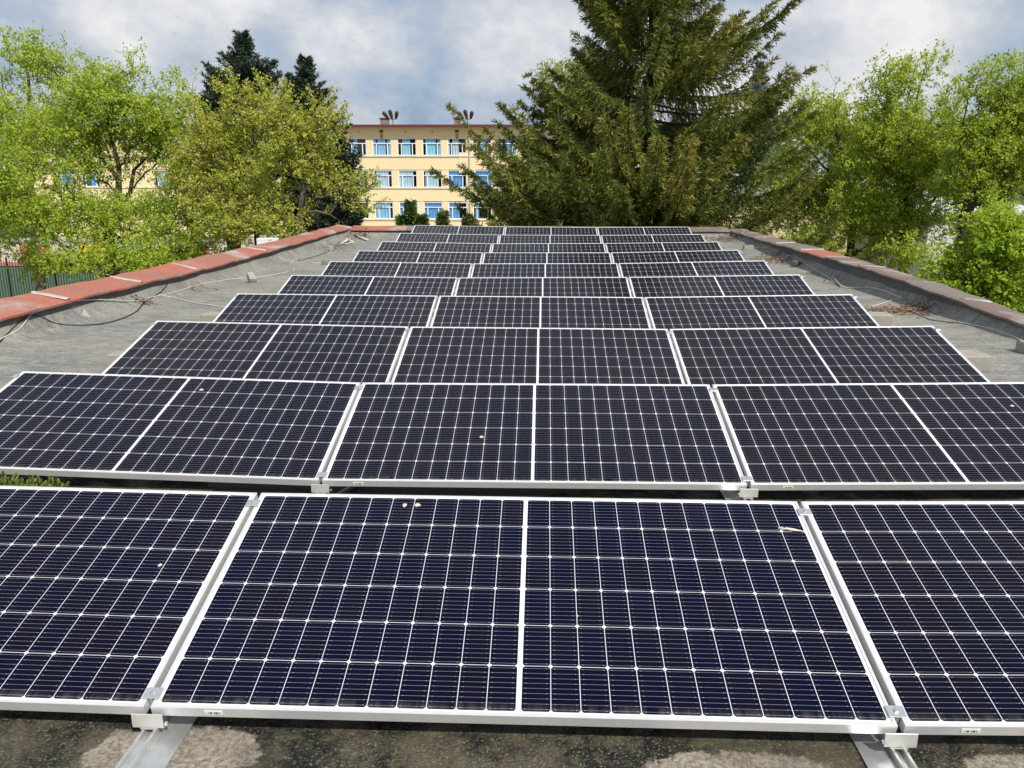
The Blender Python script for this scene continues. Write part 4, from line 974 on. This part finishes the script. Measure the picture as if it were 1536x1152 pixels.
tree('leafy_tree', 'tall fan shaped tree with a forked dark trunk, second from the right picture edge', [
    [root_of(1368, Y, .22), V(1365, 330, Y, .17), V(1358, 255, Y, .12), V(1362, 220, Y, .09), V(1372, 170, Y, .05), V(1385, 110, Y, .02)], [V(1358, 250, Y, .09), V(1348, 210, Y, .06), V(1335, 165, Y, .03), V(1325, 110, Y, .015)], [V(1362, 222, Y, .07), V(1395, 185, Y, .04), V(1425, 140, Y, .018)], [V(1360, 330, Y, .08), V(1400, 300, Y, .05), V(1420, 270, Y, .03)]],
    [blob(1370, 125, Y, 70, 42, w=.5), blob(1340, 140, Y, 40, 45, w=.5), blob(1370, 200, Y, 75, 50, w=.8), blob(1340, 265, Y, 60, 45), blob(1410, 260, Y, 50, 50), blob(1345, 330, Y, 65, 38, w=.9), blob(1415, 180, Y, 35, 45, w=.6), blob(1290, 290, Y, 45, 50, w=.8), blob(1308, 215, Y, 38, 60, w=.8), blob(1360, 385, Y-4, 50, 26, w=1.2), blob(1400, 330, Y-1, 40, 35, w=.7)], 1850, 24, .11, M_leaf_right, M_bark, 32, .21, group=GR)
Y = 28
tree('leafy_tree', 'full yellow green tree at the right picture edge with a thick leaning trunk', [
    [root_of(1445, Y, .25), V(1450, 320, Y, .20), V(1465, 265, Y, .15), V(1490, 215, Y, .10), V(1500, 170, Y, .06), V(1515, 120, Y, .025)], [V(1490, 215, Y, .07), V(1530, 190, Y, .04), V(1560, 150, Y, .02)], [V(1465, 265, Y, .08), V(1440, 220, Y, .05), V(1450, 160, Y, .02)]],
    [blob(1500, 140, Y, 62, 50), blob(1450, 165, Y, 42, 50), blob(1560, 160, Y, 60, 60), blob(1480, 220, Y, 70, 50, w=.9), blob(1550, 240, Y, 60, 60), blob(1500, 290, Y, 70, 40), blob(1440, 280, Y, 40, 40)], 1600, 24, .105, M_leaf_right, M_bark, 33, .20, group=GR)
Y = 15
tree('green_bush', 'bright fresh green bush rising behind the right parapet at the picture edge', [
    [root_of(1490, Y, .07), V(1488, 420, Y, .05), V(1480, 360, Y, .02)], [V(1488, 440, Y, .04), V(1530, 380, Y, .02)], [V(1490, 450, Y, .04), V(1440, 410, Y, .02)]],
    [blob(1490, 375, Y, 70, 48), blob(1440, 410, Y, 55, 40), blob(1540, 420, Y, 70, 70), blob(1480, 440, Y, 80, 45), blob(1410, 395, Y, 35, 25, w=.6), blob(1445, 355, Y, 25, 22, w=.7), blob(1500, 335, Y, 30, 22, w=.7), blob(1395, 425, Y, 25, 25, w=.8)], 1500, 24, .085, M_leaf_bright, M_bark_l, 34, .14, group=None, cat='bush', rmin=.003, maxr=.06)
# behind the spruce
Y = 38
tree('leafy_tree', 'pale yellow green tree showing through the left side of the big spruce', [[root_of(870, Y, .2), V(870, 280, Y, .14), V(872, 180, Y, .07), V(875, 110, Y, .02)]], [blob(870, 130, Y, 52, 50), blob(880, 200, Y, 60, 50), blob(830, 150, Y, 26, 40, w=.6), blob(740, 250, Y, 30, 22, w=.6), blob(800, 300, Y, 60, 35)], 620, 24, .16, M_leaf_pale, M_bark_l, 35, .32)
Y = 42
tree('leafy_tree', 'small bright green tree low between the spruce trunk and the school', [[root_of(790, Y, .1), V(790, 320, Y, .06), V(785, 290, Y, .02)]], [blob(775, 320, Y, 45, 28), blob(1020, 325, Y, 50, 25)], 260, 22, .15, M_leaf_bright, M_bark_l, 36, .28)

# conifers ---------------------------------------------------------------
def conifer(name, label, X, Yc, zb, H, prof, m, seed, whorl=.42, nb=6, sec=.11, spray=.17, sprw=.034, upturn=.55, sag=.25, hang=.55, thick=.22, tint=None, nsp=9, z_first=.6, group=None, asym=None, secl=.85, fr=(.62, 1.12), gaps=.08, extra=()):
    rs = np.random.RandomState(seed); root = thing(name, label, 'conifer', (X, Yc, zb), group); tk = MB()
    tk.tube([(0, 0, 0), (0, .02, H*.3), (.03, 0, H*.6), (0, 0, H)], [thick, thick*.75, thick*.4, .015], 9)
    cos, tints = [], []; z = z_first
    todo = list(extra)
    while z < H-.15:
        Lm = prof(z/H)
        for k in range(nb):
            if rs.rand() < (gaps if z > .48*H else .08): continue
            az = rs.rand()*6.283; h = z+rs.uniform(-.5, .5)*whorl; f = rs.uniform(*fr)*(asym(az, h) if asym else 1)
            todo.append((az, h, max(.15, Lm*f)))
        z += whorl*(.8+.4*rs.rand())*(1-.45*z/H)
    for az, h, L in todo:
        if True:
            rel = h/H
            sg = sag*(1.25-rel*1.3); ut = upturn*(1.15-rel*.6)*rs.uniform(.7, 1.3)
            s = np.linspace(0, 1, 9); rad = L*s*(1-.05*s); zz = h+L*(-sg*s+ut*s**3 + .10*rel*s)
            wob = rs.normal(0, .02*L)*np.sin(s*5); ca, sa = math.cos(az), math.sin(az)
            B = np.stack([rad*ca-wob*sa, rad*sa+wob*ca, zz], 1); tk.tube(B, [max(.006, .028*L/4*(1-q)**.8+.006) for q in s], 4, caps=False)
            npos = max(4, int(L/sec)); sp_ = np.repeat(np.linspace(.12, 1.0, npos), 2)+rs.normal(0, .01, npos*2); sp_ = np.clip(sp_, .05, 1.02)
            base = np.stack([np.interp(sp_, s, B[:, i]) for i in range(3)], 1); dr = np.stack([np.interp(np.clip(sp_+.04, 0, 1), s, B[:, i])-np.interp(np.clip(sp_-.04, 0, 1), s, B[:, i]) for i in range(3)], 1)
            dr /= np.linalg.norm(dr, axis=1)[:, None]+1e-9; side = np.tile([1.0, -1.0], npos); perp = np.stack([-dr[:, 1], dr[:, 0], 0*side], 1)
            yaw_ = rs.uniform(.5, 1.1, len(sp_))
            dirs = dr*np.cos(yaw_)[:, None]+perp*(side*np.sin(yaw_))[:, None]
            ln = secl*np.minimum(1, L/3+.15)*(1.06-sp_*.78)*rs.uniform(.55, 1.15, len(sp_)); ln = np.maximum(ln, .14)
            t = np.tile(np.linspace(.08, 1, nsp), len(sp_)); Bq = np.repeat(base, nsp, 0); Dq = np.repeat(dirs, nsp, 0); Lq = np.repeat(ln, nsp)
            hq = np.repeat(hang*rs.uniform(.5, 1.35, len(sp_))*(1.1-.75*sp_), nsp)
            P = Bq+Dq*(t*Lq*(1-.35*hq*t))[:, None]; P[:, 2] -= hq*Lq*t**1.7
            n = len(P); dd = Dq.copy(); dd[:, 2] -= hq*1.5*t; dd += rs.normal(0, .42, (n, 3)); dd /= np.linalg.norm(dd, axis=1)[:, None]
            w = np.cross(dd, rs.normal(0, 1, (n, 3))); w /= np.linalg.norm(w, axis=1)[:, None]+1e-9
            Ls = (spray*rs.uniform(.6, 1.3, n))[:, None]; Ws = (sprw*rs.uniform(.7, 1.3, n))[:, None]
            cos.append(np.stack([P, P+dd*Ls*.45+w*Ws, P+dd*Ls, P+dd*Ls*.45-w*Ws], 1))
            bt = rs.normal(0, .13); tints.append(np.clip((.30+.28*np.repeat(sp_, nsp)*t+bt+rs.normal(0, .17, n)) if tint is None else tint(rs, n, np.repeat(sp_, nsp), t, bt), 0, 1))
    tk.build('trunk', M_bark, root, True); co = np.concatenate(cos); link('crown', quads_mesh('crown', co, m, np.concatenate(tints)), root); return root
Ys = 25.5; xs0 = at(968, 256, Ys).x
def sp_prof(t):      # half width of the big spruce at a share of its height
    return float(np.interp(t, [0, .10, .20, .30, .40, .50, .60, .70, .82, .92, 1], [5.6, 6.0, 6.1, 5.7, 5.0, 4.4, 3.7, 2.9, 1.8, .9, .15]))
asym_ = lambda az, h: 1.0+.07*max(0, math.cos(az))*math.exp(-((h-9.2)/2.0)**2)+.08*max(0, -math.cos(az))*math.exp(-((h-5)/2.5)**2)-.36*max(0, -math.cos(az))*math.exp(-((h-10.6)/2.1)**2)
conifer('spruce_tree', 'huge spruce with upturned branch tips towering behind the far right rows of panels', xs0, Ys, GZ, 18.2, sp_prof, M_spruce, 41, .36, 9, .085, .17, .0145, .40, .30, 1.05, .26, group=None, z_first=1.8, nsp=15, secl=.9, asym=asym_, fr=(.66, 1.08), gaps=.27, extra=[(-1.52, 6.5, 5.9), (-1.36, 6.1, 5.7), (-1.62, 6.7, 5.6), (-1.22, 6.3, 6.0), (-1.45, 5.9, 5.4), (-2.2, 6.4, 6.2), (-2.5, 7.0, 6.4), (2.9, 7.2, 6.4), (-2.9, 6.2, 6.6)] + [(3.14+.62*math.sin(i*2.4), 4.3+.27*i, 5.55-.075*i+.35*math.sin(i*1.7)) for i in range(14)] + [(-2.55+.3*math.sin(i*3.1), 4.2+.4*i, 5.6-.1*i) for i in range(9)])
M_spruce_hazy = leaf_mat('hazy_conifer_needles', [(.11, .16, .14), (.17, .22, .19), (.22, .27, .22)], .2, .7)  # pale bluish haze of distance put into the needle colours
Yd = 48
def dark(px, ptop, lab, hw, seed, m=M_spruce_dark, Yd=48, up=.45):
    top = at(px, ptop, Yd); H = top.z-GZ; k = Yd/FPX
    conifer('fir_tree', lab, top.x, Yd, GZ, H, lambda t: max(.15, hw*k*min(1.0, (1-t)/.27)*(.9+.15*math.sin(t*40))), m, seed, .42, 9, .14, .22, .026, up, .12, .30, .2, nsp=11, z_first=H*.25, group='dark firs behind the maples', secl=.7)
dark(362, 48, 'dark fir with the highest pointed top, behind the maples', 78, 51)
dark(457, 83, 'shorter dense dark fir with a blunt top, right of the highest fir', 56, 52, up=.35)
dark(322, 98, 'bluish grey fir just left of the highest dark fir', 42, 53, M_spruce_blue, 50)
dark(436, 116, 'bluish fir half hidden left of the blunt topped fir', 30, 54, M_spruce_blue, 51)
dark(505, 190, 'low grey green fir at the left corner of the yellow school', 44, 55, M_spruce_dark, 40)
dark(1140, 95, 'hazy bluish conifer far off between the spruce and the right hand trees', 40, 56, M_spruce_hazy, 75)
def shrub(px, ptop, lab, hw, seed, Yd=60):
    top = at(px, ptop, Yd); H = top.z-GZ; k = Yd/FPX
    conifer('young_conifer', lab, top.x, Yd, GZ, H, lambda t: hw*k*(1.05-t)**.8, M_leaf_pine, seed, .4, 7, .22, .34, .06, .5, .0, .05, .08, nsp=5, z_first=.3, group='young conifers in front of the school', secl=.5)
M_leaf_pine = leaf_mat('young_pine_needles', [(.06, .10, .028), (.12, .18, .05), (.20, .26, .08)], .2, .6)
shrub(615, 303, 'slender young conifer in front of the school, tallest of the row', 16, 61); shrub(602, 322, 'bushy young conifer left of the slender one', 14, 62); shrub(633, 324, 'bushy young conifer right of the slender one', 15, 63)
shrub(664, 320, 'cone shaped young conifer standing alone before the school windows', 17, 64); shrub(703, 326, 'low young conifer beside the lowest spruce branch', 22, 65)
# far woodland on the right skyline
rs = np.random.RandomState(70); tips = []
for i in range(420):
    q = at(rs.uniform(1040, 1640), 256, 1)  ; Yw = rs.uniform(110, 150); x = at(rs.uniform(1060, 1640), 256, Yw).x; tips.append((x, Yw, GZ+rs.uniform(0, 1)**.7*(13+2*math.sin(x*.2))))
tips = np.array(tips); co, tn = leaves(rs, tips, np.zeros_like(tips)+.1, 60, 1.5, .8, lambda rs, n, c, P: .2+.5*c+rs.normal(0, .2, n))
tag(link('far_wood', quads_mesh('far_wood', co, leaf_mat('far_foliage', [(.06, .085, .05), (.11, .14, .075), (.16, .17, .11)], .2), tn)), 'far woodland closing the view behind the right hand trees', 'woodland', None, 'stuff')
